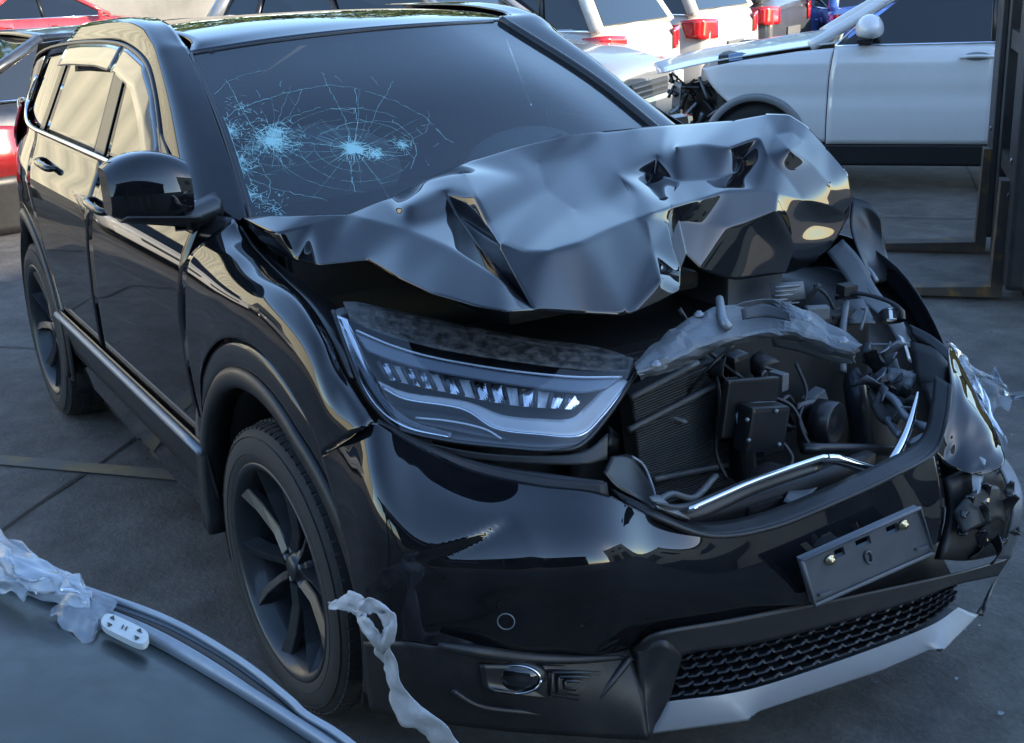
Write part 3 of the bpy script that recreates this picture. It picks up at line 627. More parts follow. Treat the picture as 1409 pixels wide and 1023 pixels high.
HOOD_R=[(3,47),(47,48),(48,49),(49,50),(50,33),(3,44),(44,45),(45,0),(52,53),(53,54),(54,55),(55,33),(56,57),(57,58),(58,59),(59,60),(60,33),(75,76),(76,77),(77,78),(78,79),(79,80),(80,81),(81,82),(82,93),(93,94),(94,95),(95,96),(96,111),(111,112),(112,20),(80,83),(83,84),(84,85),(85,30),(88,89),(89,90),(90,91),(91,92),(92,113),(113,114),(114,24),(96,92),(82,88),(88,27),(59,75),(38,46),(46,44),(65,66),(71,72),(72,73),(73,74),(86,87),(87,28),(69,70),(70,71),(71,97),(98,99),(99,100),(100,101),(101,98),(97,102),(102,103),(103,111),(9,109),(109,110),(110,80),(106,107),(107,108),(101,104),(104,105),(66,67),(67,74)]
HOOD_O=[0,1,2,3,4,5,6,7,8,9,10,11,12,13,14,15,16,17,18,19,20,21,22,23,24,25,26,27,28,29,30,31,32,33,34,35,36,37,38,39,40,41,42,43]
def refine(Vs, F, ridge, border, plan):
    """subdivide a folded sheet; panels relax to smooth skins between the sharp folds. plan: per level (panel steps, fold steps)"""
    P=[np.array(v,float) for v in Vs]; F=[tuple(f) for f in F]; R_={tuple(sorted(e)) for e in ridge}; B={tuple(sorted(e)) for e in border}
    for it,itr in plan:
        mid={}; NF=[]; R2=set(); B2=set(); P=list(P)
        def mp(a,b):
            k=(a,b) if a<b else (b,a)
            if k not in mid:
                mid[k]=len(P); P.append((P[a]+P[b])/2)
                if k in R_: R2.update({tuple(sorted((a,mid[k]))),tuple(sorted((b,mid[k])))})
                if k in B: B2.update({tuple(sorted((a,mid[k]))),tuple(sorted((b,mid[k])))})
            return mid[k]
        for a,b,c in F:
            ab,bc,ca=mp(a,b),mp(b,c),mp(c,a); NF+=[(a,ab,ca),(b,bc,ab),(c,ca,bc),(ab,bc,ca)]
        F=NF; R_=R2; B=B2
        P=np.array(P); n=len(P)
        E=np.array(list({tuple(sorted((f[k],f[(k+1)%3]))) for f in F for k in range(3)}))
        Re=np.array(list(R_|B)); rb=np.zeros(n,bool); rb[Re.ravel()]=True
        def lap(E_,X):
            S=np.zeros_like(X); D=np.zeros(n)
            np.add.at(S,E_[:,0],X[E_[:,1]]); np.add.at(S,E_[:,1],X[E_[:,0]]); np.add.at(D,E_[:,0],1); np.add.at(D,E_[:,1],1); return S/np.maximum(D,1)[:,None],D
        for k in range(it):
            Q,D=lap(E,P); new=P+.6*(Q-P)
            Q2,D2=lap(Re,P); rid=rb&(D2==2); new[rb]=P[rb]
            if k<itr: new[rid]=P[rid]+.5*(Q2[rid]-P[rid])
            P=new
    # round the folds a little at the end
    for k in range(3):
        Q,D=lap(E,P); Q2,D2=lap(Re,P); rid=rb&(D2==2); inner=~rb
        new=P.copy(); new[inner]+=.5*(Q[inner]-P[inner]); new[rid]+=.12*(Q[rid]-P[rid]); P=new
    return P,F
bord=[(HOOD_O[i],HOOD_O[(i+1)%len(HOOD_O)]) for i in range(len(HOOD_O))]
hv=list(HOOD_V); hf=list(HOOD_F); back=HOOD_O[:15]
# rear flange of the bonnet, buckled down behind the ridge to the scuttle
nb=[]
for i in back:
    x,y,z=hv[i]; nb.append(len(hv)); hv.append((x-.14-.25*max(z-1.2,0),y*1.0,1.10+.25*(z-1.16)))
for k in range(len(back)-1):
    a,b,c,d=back[k],back[k+1],nb[k+1],nb[k]; hf+=[(a,b,c),(a,c,d)]
bset={}
for f in hf:
    for k in range(3):
        e=tuple(sorted((f[k],f[(k+1)%3]))); bset[e]=bset.get(e,0)+1
border=[e for e,c in bset.items() if c==1]
ridge=list(HOOD_R)+[(back[k],back[k+1]) for k in range(len(back)-1)]
HP,HF=refine(hv,hf,ridge,border,[(0,0),(1,0),(2,1),(4,2)])
hood=suv(obj('bonnet',HP,HF,PAINTD)); md=hood.modifiers.new('solid','SOLIDIFY'); md.thickness=.003; md.offset=0
# scuttle panel and wiper
suv(patch('scuttle_panel',[[(-.38,-.74,1.12),(-.2,-.4,1.09),(-.12,0,1.08),(-.2,.4,1.09),(-.4,.72,1.12)],[(-.50,-.74,1.15),(-.34,-.4,1.125),(-.26,0,1.115),(-.32,.4,1.125),(-.50,.70,1.15)]],TRIM,None,6,24,.006))
suv(tube('wiper_arm',[(-.30,-.25,1.14),(-.42,.0,1.20),(-.52,.28,1.255)],.008,TRIM2,None,8,10))

# ---------------------------------------------------------------- front bumper
BC=[
 [(0.3911,-0.925,0.8001),(0.4641,-0.932,0.726),(0.5225,-0.938,0.6359),(0.55,-0.938,0.5322),(0.5601,-0.935,0.4453)],
 [(0.4798,-0.9,0.861),(0.5742,-0.928,0.7883),(0.627,-0.938,0.6938),(0.6358,-0.934,0.5773),(0.6306,-0.928,0.4785)],
 [(0.5398,-0.865,0.9042),(0.635,-0.905,0.8267),(0.6828,-0.92,0.7263),(0.6888,-0.918,0.6038),(0.6803,-0.912,0.4986)],
 [(0.5806,-0.8,0.857),(0.6923,-0.852,0.7878),(0.7472,-0.872,0.7002),(0.7451,-0.862,0.5956),(0.7289,-0.852,0.4922)],
 [(0.6336,-0.7,0.7938),(0.7609,-0.758,0.7501),(0.8116,-0.778,0.6764),(0.7999,-0.765,0.574),(0.7834,-0.752,0.4737)],
 [(0.7207,-0.6,0.767),(0.8266,-0.652,0.7155),(0.8607,-0.668,0.6413),(0.8351,-0.655,0.5392),(0.8098,-0.642,0.4413)],
 [(0.7909,-0.49,0.7447),(0.8846,-0.543,0.6846),(0.8999,-0.555,0.6084),(0.8678,-0.548,0.5118),(0.8281,-0.54,0.4123)],
 [(0.82,-0.385,0.6763),(0.8779,-0.42,0.623),(0.8895,-0.438,0.5603),(0.8659,-0.448,0.4837),(0.8202,-0.452,0.3957)],
 [(0.8615,-0.27,0.618),(0.8852,-0.285,0.5704),(0.8963,-0.303,0.5221),(0.8863,-0.323,0.4734),(0.8664,-0.345,0.4236)],
 [(0.8768,-0.12,0.6008),(0.8942,-0.13,0.5544),(0.9035,-0.145,0.5114),(0.9036,-0.17,0.4675),(0.8934,-0.2,0.4169)],
 [(0.8857,0.06,0.6158),(0.903,0.05,0.5677),(0.9163,0.035,0.5248),(0.9266,0.01,0.4838),(0.9294,-0.015,0.4204)],
 [(0.8832,0.24,0.6335),(0.9046,0.23,0.5851),(0.9218,0.215,0.5421),(0.9303,0.2,0.5013),(0.9428,0.18,0.4403)],
 [(0.8619,0.4,0.6411),(0.8872,0.39,0.5975),(0.9082,0.38,0.5528),(0.9247,0.365,0.5134),(0.934,0.345,0.462)]]
BG=grid(BC,120,60)
ka,kb=np.array((0.7798,-0.872,0.6999)),np.array((0.8105,-0.7,0.747))
for i in range(120):
    for j in range(60):
        q=BG[i,j]; t=float(np.dot(q-ka,kb-ka)/np.dot(kb-ka,kb-ka))
        if -.25<t<1.02:
            d=float((ka+(kb-ka)*t)[2]-q[2])
            if d>-.004: BG[i,j]+=np.array((-.75,.62,-.1))*.020*min(1,max(0,(d+.004)/.008))*math.exp(-max(d,0)/.055)*math.sin(math.pi*min(max((t+.25)/1.27,0),1))**.6
suv(gridobj('front_bumper',BG,PAINT,None,.005,0))
# lip of the grille opening
LIPT=[(0.7622,-0.4196,0.7),(0.8321,-0.385,0.6792),(0.8615,-0.27,0.618),(0.8768,-0.12,0.6008),(0.8857,0.06,0.6158),(0.8832,0.24,0.6335),(0.8573,0.4,0.6451),(0.8274,0.47,0.7053),(0.7814,0.53,0.7618)]
suv(tube('grille_lip',LIPT,.006,TRIM,None,8,60))
LIPI=[tuple(np.array(p)+np.array((-.05,0.0,.012))) for p in LIPT]
suv(patch('grille_shelf',[LIPT,LIPI],TRIM,None,4,60,.004))
# smashed left corner of the bumper
TG=grid([
 [(0.8619,0.4,0.6411),(0.8344,0.46,0.7005),(0.7822,0.53,0.7528),(0.7086,0.6,0.803),(0.6779,0.64,0.8103)],
 [(0.8787,0.42,0.6145),(0.8626,0.48,0.6681),(0.8244,0.54,0.7165),(0.7354,0.62,0.7589),(0.6757,0.66,0.7945)],
 [(0.919,0.44,0.605),(0.9035,0.51,0.6339),(0.8676,0.57,0.6674),(0.7665,0.65,0.6988),(0.6635,0.7,0.7529)],
 [(0.9362,0.47,0.5943),(0.9394,0.54,0.6055),(0.8555,0.62,0.6336),(0.7444,0.7,0.6587),(0.6372,0.74,0.7186)]],36,44)
rs_=np.random.RandomState(9); nzv=rs_.randn(9,11,3)*.0013
for i in range(36):
    for j in range(44):
        a=i/35*7.99; b=j/43*9.99; p_,q_=int(a),int(b); f,g=a-p_,b-q_
        TG[i,j]+=(nzv[p_,q_]*(1-f)*(1-g)+nzv[p_+1,q_]*f*(1-g)+nzv[p_,q_+1]*(1-f)*g+nzv[p_+1,q_+1]*f*g)*min(1,i/9)
suv(gridobj('torn_bumper_corner',TG,PAINTD,None,.004,0))
suv(patch('torn_bumper_edge',[
 [(0.8875,0.6,0.6016),(0.9211,0.61,0.5598),(0.9592,0.6,0.5045),(0.955,0.6,0.4273),(0.9237,0.62,0.3356)],
 [(0.8796,0.58,0.5907),(0.9169,0.58,0.5509),(0.9507,0.57,0.4999),(0.9462,0.57,0.4226),(0.9167,0.58,0.3443)]],STEEL,None,5,24,.006))
suv(patch('bumper_foam',[
 [(0.8756,0.42,0.5768),(0.891,0.5,0.5899),(0.892,0.6,0.5562)],
 [(0.8939,0.42,0.4908),(0.9105,0.5,0.4943),(0.9163,0.6,0.4604)],
 [(0.9214,0.36,0.4062),(0.9232,0.46,0.3779),(0.9213,0.58,0.3618)]],DARK,None,8,14,.02))
suv(patch('torn_liner',[
 [(0.9195,0.4,0.515),(0.934,0.44,0.5556),(0.9358,0.52,0.5577),(0.9433,0.56,0.5092)],
 [(0.9546,0.4,0.4731),(0.9674,0.44,0.4854),(0.9671,0.5,0.4874),(0.9578,0.54,0.4637)]],TRIM,None,8,12,.004))
random.seed(12)
for k,p_ in enumerate(((0.9256,0.44,0.5342),(0.9516,0.46,0.5201),(0.9482,0.5,0.4709),(0.9468,0.46,0.4627),(0.9234,0.56,0.502),(0.934,0.58,0.4437),(0.9334,0.52,0.4125),(0.9284,0.43,0.4825),(0.9254,0.48,0.4016),(0.9349,0.55,0.4047),(0.9318,0.48,0.5537),(0.9173,0.57,0.5442))):
    c_=V(p_)+V((random.uniform(0,.04),-random.uniform(0,.03),0)); a=V((random.uniform(-.6,.6),random.uniform(-1,1),random.uniform(-1,1))).normalized(); b=a.orthogonal().normalized(); l=random.uniform(.02,.045); w_=random.uniform(.006,.02); n_=a.cross(b)
    suv(patch('bumper_shard',[[c_-a*l-b*w_,c_+n_*.012-b*w_*1.3,c_+a*l-b*w_*.4],[c_-a*l*.8+b*w_,c_+n_*.018+b*w_,c_+a*l*.9+b*w_*.6]],random.choice((TRIM2,DARK,TRIM,PAINTD,DARK)),None,4,8,.003))
# lower fascia, right end with fog lamp
LF=[[(0.5723,-0.94,0.4528),(0.5325,-0.925,0.349),(0.497,-0.905,0.2431)],
 [(0.6803,-0.912,0.4986),(0.6573,-0.9,0.3954),(0.6094,-0.872,0.2651)],
 [(0.7289,-0.852,0.4922),(0.7141,-0.842,0.3958),(0.6918,-0.812,0.2775)],
 [(0.7834,-0.752,0.4737),(0.7876,-0.742,0.3816),(0.772,-0.712,0.2669)],
 [(0.8098,-0.642,0.4413),(0.8307,-0.632,0.3563),(0.8345,-0.602,0.2496)],
 [(0.8281,-0.54,0.4123),(0.8533,-0.532,0.3236),(0.8618,-0.512,0.2235)],
 [(0.8201,-0.452,0.3923),(0.8715,-0.455,0.314),(0.9028,-0.462,0.224)]]
suv(patch('lower_fascia',LF,TRIM,None,40,14,.006))
suv(tube('fascia_brow',[(0.7591,-0.862,0.5101),(0.7933,-0.79,0.4881),(0.8072,-0.7,0.4514),(0.8307,-0.595,0.4222),(0.8338,-0.475,0.3879)],[.008,.013,.012,.009,.005],TRIM,None,10,30))
suv(tube('fascia_rib',[(0.7593,-0.838,0.4012),(0.7817,-0.79,0.3592),(0.7988,-0.7,0.3217),(0.8291,-0.615,0.2982),(0.8398,-0.572,0.3001)],.006,TRIM,None,8,30))
suv(tube('fascia_rib',[(0.8398,-0.572,0.3001),(0.8498,-0.52,0.3517),(0.8414,-0.462,0.3872)],.008,TRIM,None,8,12))
# fog lamp pocket
suv(patch('fog_lamp_bezel',[[(0.7761,-0.782,0.4526),(0.8125,-0.67,0.4289),(0.8276,-0.522,0.3855)],[(0.7832,-0.78,0.4095),(0.8127,-0.672,0.3781),(0.8273,-0.55,0.337)],[(0.7993,-0.765,0.396),(0.8188,-0.668,0.3546),(0.8235,-0.575,0.3148)]],TRIM2,None,10,20,.004)).location += V((.003,-.002,0))
for k in range(3):
    a=np.array((0.8212,-0.65,0.4197)); b=np.array((0.8265,-0.525,0.3792)); c=np.array((0.8284,-0.578,0.3271)); d_=np.array((0.8179,-0.655,0.3629))
    t=.12+.3*k; cc=(a+b+c+d_)/4
    ring_=[tuple(cc+(q-cc)*(1-t)+np.array((.014,-.006,0))) for q in (a,b,c,d_)]
    bm=bmesh.new(); tube_bm(bm,ring_+[ring_[0]],.004,6); suv(bobj('bezel_step',bm,TRIM2,None,True))
fc=V((0.7821,-0.7,0.409)); fn=V((.80,-.60,.05))
fr=frame_of(fn)
bm=bmesh.new(); lathe_bm(bm,[(.056,-.03),(.060,.0),(.056,.012),(.048,.010)],36)
FL=bobj('fog_lamp',bm,TRIM2,None,True); FL.matrix_basis=Matrix.Translation(fc+fn.normalized()*.022)@fr.to_4x4()@Matrix.Rotation(R(90),4,'X')@Matrix.Diagonal((1.0,1,.62,1))
suv(FL)
bm=bmesh.new(); lathe_bm(bm,[(.046,.010),(.036,.016),(.02,.020),(.001,.021)],36); face(bobj('lens',bm,LENS,FL,True),(0,1,0))
bm=bmesh.new(); tube_bm(bm,[(.050*math.cos(a),.0125,.050*math.sin(a)) for a in np.linspace(0,6.2832,33)],.003,6); bobj('lamp_ring',bm,CHROME,FL,True)
bm=bmesh.new(); lathe_bm(bm,[(.044,.004),(.03,-.012),(.012,-.022),(.001,-.024)],24); bobj('reflector',bm,CHROME,FL,True)
bm=bmesh.new(); tube_bm(bm,[V((0.8292,-0.747,0.5612))+fn.normalized()*.008+fr@V((math.cos(a)*.0165,math.sin(a)*.0165,0)) for a in np.linspace(0,6.283,25)],.0012,6); suv(bobj('sensor_ring',bm,STEEL,None,True))
# front tow hook like clip on the brow
# centre lower fascia
FT=[(0.8251,-0.45,0.3975),(0.872,-0.4157,0.4459),(0.905,-0.2603,0.4398),(0.928,-0.0349,0.4189),(0.925,0.2628,0.375),(0.9,0.4928,0.3298),(0.86,0.701,0.2861)]
FB=[(0.868,-0.4411,0.3159),(0.885,-0.3633,0.3802),(0.915,-0.1871,0.3651),(0.935,0.0266,0.3525),(0.932,0.259,0.3307),(0.915,0.426,0.3155),(0.868,0.6511,0.2553)]
suv(patch('centre_fascia',[FT,FB],TRIM,None,8,50,.006,True))
HT=[(0.885,-0.3633,0.3802),(0.915,-0.1871,0.3651),(0.935,0.0266,0.3525),(0.932,0.259,0.3307),(0.908,0.455,0.3095)]
HB=[(0.872,-0.3833,0.2726),(0.915,-0.2043,0.2574),(0.935,0.0591,0.2521),(0.928,0.3342,0.2403),(0.908,0.4802,0.2647)]
suv(patch('chin_upright',[[(0.8251,-0.45,0.3975),(0.8715,-0.455,0.314),(0.9028,-0.462,0.2275)],[(0.88,-0.4087,0.4306),(0.875,-0.4181,0.3113),(0.862,-0.4256,0.2048)],[(0.885,-0.3633,0.3802),(0.872,-0.3796,0.2959),(0.868,-0.3879,0.2651)]],TRIM,None,10,14,.006))
def hexgrille():
    nu,nv=20,5; HTc=cr(HT,60); HBc=cr(HB,60); bm=bmesh.new()
    def Q(u,v,d):
        a=u*59; i=int(min(a,58)); f=a-i
        t=HTc[i]*(1-f)+HTc[i+1]*f; b=HBc[i]*(1-f)+HBc[i+1]*f
        return V(t*(1-v)+b*v)+V((-.012-d,0,0))
    for j in range(nv):
        for i in range(nu):
            cu=(i+.5+(.5 if j%2 else 0))/(nu+.5); cv=(j+.5)/nv
            ou=[];iu=[];bu=[]
            for k in range(6):
                a=math.pi/3*k+math.pi/6*0
                du=[.5,.25,-.25,-.5,-.25,.25][k]*1.28/(nu+.5); dv=[0,.5,.5,0,-.5,-.5][k]*1.02/nv
                u1=min(max(cu+du,0),1); v1=min(max(cv+dv,0),1); u2_=min(max(cu+du*.80,0),1); v2=min(max(cv+dv*.76,0),1)
                ou.append(bm.verts.new(Q(u1,v1,0))); iu.append(bm.verts.new(Q(u2_,v2,.004))); bu.append(bm.verts.new(Q(u2_,v2,.03)))
            for k in range(6):
                l=(k+1)%6
                bm.faces.new((ou[k],ou[l],iu[l],iu[k])); bm.faces.new((iu[k],iu[l],bu[l],bu[k]))
            bm.faces.new(bu)
    return suv(bobj('lower_grille',bm,TRIM2))
hexgrille()
ST=[(0.87,-0.3895,0.2703),(0.915,-0.2043,0.2574),(0.935,0.0591,0.2521),(0.928,0.3342,0.2403),(0.91,0.4595,0.2446)]
SB=[(0.8584,-0.4268,0.205),(0.932,-0.2196,0.2),(0.9249,-0.1848,0.205),(0.9464,0.1652,0.195),(0.9465,0.3225,0.195),(0.9665,0.3514,0.195),(0.9202,0.5209,0.21)]
SBr=lin(SB,60); STr=cr(ST,60)
skid=np.array([STr,(STr*.5+SBr*.5)+np.array((.003,0,-.002)),SBr,SBr+np.array((-.004,0,-.006)),SBr+np.array((-.05,0,-.010))])
skid=np.concatenate([skid[:1],skid[:1]*.98+skid[1:2]*.02,skid[1:2],skid[1:2]*.05+skid[2:3]*.95,skid[2:]])
suv(gridobj('skid_plate',skid,SILVER,None,.005,0))
suv(patch('chin_underside',[SB,[tuple(np.array(p)*np.array((1,1,0))+np.array((-.35,0,.20))) for p in SB]],TRIM,None,4,40,.004))
suv(patch('hanging_bracket',[[(0.9183,0.5181,0.21),(0.862,0.6599,0.2441)],[(0.9205,0.5401,0.2),(0.916,0.5525,0.23)]],TRIM2,None,4,6,.006))
# dark backing behind the lower openings
suv(patch('bumper_backing',[[(.60,-.78,.62),(.78,-.40,.56),(.82,0,.55),(.82,.35,.56)],[(.62,-.76,.25),(.78,-.40,.24),(.84,0,.24),(.83,.55,.24)]],DARK,None,4,20,.005))
# number plate carrier
def plate():
    c4=[V(p) for p in ((0.965,-0.1165,0.5625),(0.9848,0.2068,0.6029),(0.9751,0.2734,0.4733),(0.9552,-0.0642,0.4384))]
    n=(c4[1]-c4[0]).cross(c4[3]-c4[0]).normalized()
    if n.x<0: n=-n
    def Q(u,v,d=0): return c4[0]*(1-u)*(1-v)+c4[1]*u*(1-v)+c4[2]*u*v+c4[3]*(1-u)*v+n*d
    PLM=mat('plate_carrier_plastic',(.075,.083,.095),.4,dust=(26,.4,(.13,.13,.14)))
    # panel with three slots: build a grid, leave cells out
    us=[0,.17,.26,.34,.44,.56,.70,.80,.90,1]; vs_=[0,.12,.30,1]
    bm=bmesh.new(); g={}
    for i,u in enumerate(us):
        for j,v in enumerate(vs_): g[i,j]=bm.verts.new(Q(u,v))
    for i in range(len(us)-1):
        for j in range(len(vs_)-1):
            if j==1 and i in (2,4,6): continue
            bm.faces.new((g[i,j],g[i+1,j],g[i+1,j+1],g[i,j+1]))
    o=suv(bobj('plate_carrier',bm,PLM)); md=o.modifiers.new('s','SOLIDIFY'); md.thickness=.012; md.offset=-1
    rim=[Q(0,0,.006),Q(1,0,.006),Q(1,1,.006),Q(0,1,.006),Q(0,0,.006)]
    bm=bmesh.new(); tube_bm(bm,rim,.005,6); bobj('rim',bm,PLM,o,True)
    for u,v in ((.205,.235),(.835,.185)):
        bm=bmesh.new(); lathe_bm(bm,[(.001,.012),(.007,.011),(.008,.003),(.012,.003),(.012,0)],14)
        s=bobj('bolt',bm,mat('zinc_bolt',(.55,.46,.28),.3,1),o,True); s.matrix_basis=Matrix.Translation(Q(u,v,.004))@frame_of(n).to_4x4()@Matrix.Rotation(R(90),4,'X')
    for u,v in ((.10,.85),(.92,.80)):
        box('clip',Q(u,v,.004),(.01,.035,.006),PLM,o)
    bm=bmesh.new(); tube_bm(bm,[Q(.50+.025*math.cos(a),.53+.13*math.sin(a),.004) for a in np.linspace(0,6.28,17)],.003,6); bobj('boss',bm,PLM,o,True)
    bm=bmesh.new(); prism_bm(bm,[Q(.36,.05,-.02),Q(.36,.95,-.02),Q(.22,.7,-.06),Q(.22,.3,-.06)],n*-.02); bobj('stay',bm,DARK,o)
plate()

# ---------------------------------------------------------------- right headlight
HLR=suv(patch('headlight_housing',[
 [(0.1776,-0.7849,1.0435),(0.19,-0.7516,1.0471),(0.2784,-0.6534,1.0225),(0.4278,-0.4828,0.9827),(0.5294,-0.3608,0.9578),(0.6017,-0.2815,0.9374)],
 [(0.2143,-0.7682,0.9362),(0.2527,-0.7192,0.9279),(0.3373,-0.6378,0.8998),(0.4451,-0.5167,0.8703),(0.5285,-0.4008,0.8556),(0.5756,-0.3219,0.8521)],
 [(0.4419,-0.7888,0.8624),(0.4761,-0.7646,0.8479),(0.5383,-0.6961,0.8304),(0.6005,-0.6111,0.8189),(0.6512,-0.537,0.8112),(0.6844,-0.4654,0.8146)]],
 mat('lamp_interior',(.055,.06,.068),.3,.1),None,16,40,.004))
def hp(name,rows,mt,nr=6,nc=30,th=.003):
    return face(patch(name,rows,mt,HLR,nr,nc,th),(.75,-.6,.3))
# dusty black upper flange
hp('upper_flange',[[(0.1606,-0.752,1.0543),(0.1868,-0.7145,1.0501),(0.3005,-0.5929,1.0167),(0.4313,-0.4478,0.9804),(0.5309,-0.3235,0.9576),(0.6024,-0.2743,0.9394)],
 [(0.2455,-0.7739,1.0366),(0.3031,-0.7366,1.0135),(0.3965,-0.6457,0.9829),(0.5175,-0.5019,0.9527),(0.601,-0.3911,0.936),(0.6435,-0.3122,0.9281)]],mat('dusty_flange',(.012,.012,.013),.5,dust=(45,.9,(.13,.125,.12))),8,40)
# clear outer lens
OUT=[(0.2002,-0.7942,1.05),(0.2699,-0.8051,0.9987),(0.3679,-0.8161,0.9281),(0.4304,-0.8098,0.8879),(0.4845,-0.788,0.859),(0.5512,-0.7196,0.8384),(0.6316,-0.6121,0.8227),(0.6818,-0.5387,0.8151),(0.7032,-0.4816,0.8212),(0.6845,-0.3987,0.8639),(0.6461,-0.2989,0.9261)]
hp('outer_lens',[[(0.2002,-0.7942,1.05),(0.25,-0.7757,1.038),(0.4083,-0.6518,0.9853),(0.5287,-0.5086,0.9553),(0.6098,-0.3971,0.9379),(0.6451,-0.298,0.9321)],
 [(0.3421,-0.8107,0.9526),(0.4119,-0.7763,0.9479),(0.5051,-0.6898,0.9234),(0.5925,-0.5852,0.9019),(0.6541,-0.4828,0.8895),(0.6797,-0.3877,0.8762)],
 [(0.4683,-0.8014,0.8651),(0.5077,-0.7798,0.8563),(0.5729,-0.7143,0.8407),(0.6352,-0.6312,0.8284),(0.6834,-0.5571,0.82),(0.7047,-0.479,0.8211)]],LENS,20,50,0)
LMPC=mat('satin_lamp_chrome',(.82,.84,.86),.25,.25,.3)
LMIR=mat('lamp_mirror',(.80,.82,.85),.16,.95)
LMPG=mat('lamp_grey',(.05,.056,.066),.3,.0)
# bright edge along the tail of the lamp
hp('edge_light',[[(0.2013,-0.7952,1.0438),(0.2639,-0.8059,0.9974),(0.3548,-0.8148,0.9324),(0.4278,-0.8054,0.8861),(0.4897,-0.7707,0.8567),(0.5514,-0.7027,0.8393)],
 [(0.2356,-0.7765,1.0349),(0.286,-0.7781,0.9975),(0.3601,-0.7782,0.9345),(0.4259,-0.7704,0.8925),(0.4807,-0.7455,0.8643),(0.5387,-0.6922,0.8442)]],LMIR,5,34)
# light guide bars
LG=[(0.2705,-0.7729,1.0175),(0.339,-0.7209,0.9897),(0.4093,-0.6535,0.9664),(0.5102,-0.5341,0.941),(0.5923,-0.4226,0.9255),(0.6424,-0.3342,0.9209)]
for k in range(5):
    bm=bmesh.new(); tube_bm(bm,[V(p)+V((.001*k,0,-.0055*k))-V((.7,-.6,.3))*.0035*k for p in LG],(.0028,.0016,.0022,.0014,.002)[k],6,40); bobj('light_guide',bm,(LMPC,LMPG,LMPC,LMPG,LMPC)[k],HLR,True)
hp('upper_band',[[(0.2675,-0.7754,1.0123),(0.3377,-0.7207,0.9844),(0.4079,-0.6531,0.9611),(0.5089,-0.5336,0.9357),(0.5911,-0.4219,0.9202),(0.6411,-0.3333,0.9171)],
 [(0.3066,-0.7669,0.9774),(0.3575,-0.7237,0.9572),(0.4195,-0.6607,0.9378),(0.5202,-0.5413,0.9126),(0.6045,-0.4316,0.895),(0.6341,-0.37,0.8984)]],mat('lamp_pale_band',(.20,.225,.26),.3,.1),6,40)  # pale grey band above the LED cells
# J shaped chrome bar
hp('chrome_blade',[[(0.3685,-0.7741,0.9277),(0.4206,-0.7326,0.9073),(0.4984,-0.6363,0.8892),(0.5583,-0.5805,0.8637),(0.5998,-0.5207,0.8546),(0.6341,-0.4634,0.852),(0.6313,-0.4207,0.8694),(0.6214,-0.3381,0.9161)],
 [(0.3961,-0.7774,0.9229),(0.4443,-0.7448,0.902),(0.5195,-0.6553,0.8832),(0.5874,-0.6158,0.8513),(0.6413,-0.5474,0.8394),(0.6865,-0.4772,0.8341),(0.6813,-0.4149,0.8602),(0.6549,-0.3245,0.9109)]],LMPC,5,60)
bm=bmesh.new(); tube_bm(bm,[(0.3971,-0.7779,0.9233),(0.4453,-0.7453,0.9024),(0.5205,-0.6558,0.8836),(0.5884,-0.6164,0.8517),(0.6422,-0.548,0.8399),(0.6874,-0.4778,0.8345),(0.6823,-0.4156,0.8606),(0.6558,-0.3251,0.9113)],.0032,8,50); bobj('blade_edge',bm,LMIR,HLR,True)
hp('lower_trim',[[(0.4145,-0.7572,0.8799),(0.4653,-0.6891,0.87),(0.5156,-0.6301,0.8571),(0.5745,-0.5952,0.8297)],
 [(0.4835,-0.742,0.8612),(0.5304,-0.6909,0.8477),(0.5708,-0.6451,0.8369),(0.6087,-0.5981,0.8282)]],LMPG,5,20)
bm=bmesh.new(); tube_bm(bm,[(0.4786,-0.7439,0.8714),(0.5218,-0.6853,0.8632),(0.5686,-0.6345,0.8498),(0.6043,-0.6127,0.8334)],.0025,6,16); bobj('trim_edge',bm,LMPC,HLR,True)
# LED reflector cells
LA=cr([(0.333,-0.7549,0.9587),(0.419,-0.6607,0.9344),(0.5209,-0.542,0.9081),(0.6187,-0.4154,0.8874)],15)
LB=cr([(0.3602,-0.7465,0.9231),(0.4441,-0.6551,0.8992),(0.54,-0.5459,0.8735),(0.6141,-0.4388,0.8619)],15)
hn=V((0.5643,-0.7364,0.9496))-V((0.463,-0.6854,0.9108)); hn=(V((2.715,-1.82,1.775))-V((0.5021,-0.6198,0.9078))).normalized()
for i in range(14):
    a,b,c,d_=[V(p) for p in (LA[i],LA[i+1],LB[i+1],LB[i])]
    a=a.lerp(b,.06); d_=d_.lerp(c,.06); back_=(a+b+c+d_)/4-hn*.03
    bm=bmesh.new()
    vv=[bm.verts.new(p) for p in (a,b,c,d_)]; m1=bm.verts.new(a.lerp(b,.45)-hn*.022); m2=bm.verts.new(d_.lerp(c,.3)-hn*.012)
    bm.faces.new((vv[0],m1,m2,vv[3])); bm.faces.new((m1,vv[1],vv[2],m2))
    bmesh.ops.subdivide_edges(bm,edges=list(bm.edges),cuts=2,use_grid_fill=True)
    bobj('led_reflector',bm,(LMIR,LMPC,CHROME,LMIR,LMPC)[i%5],HLR)
    rb=[V(LA[i]),V(LB[i])]
    bm=bmesh.new(); tube_bm(bm,[rb[0]+hn*.004,rb[1]+hn*.004],.0055,6); bobj('cell_rib',bm,mat('lamp_interior',(0,0,0)),HLR,True)
# rim gasket round the lens
bm=bmesh.new(); tube_bm(bm,[V(p) for p in OUT],.0055,8,60); bobj('gasket',bm,TRIM2,HLR,True)
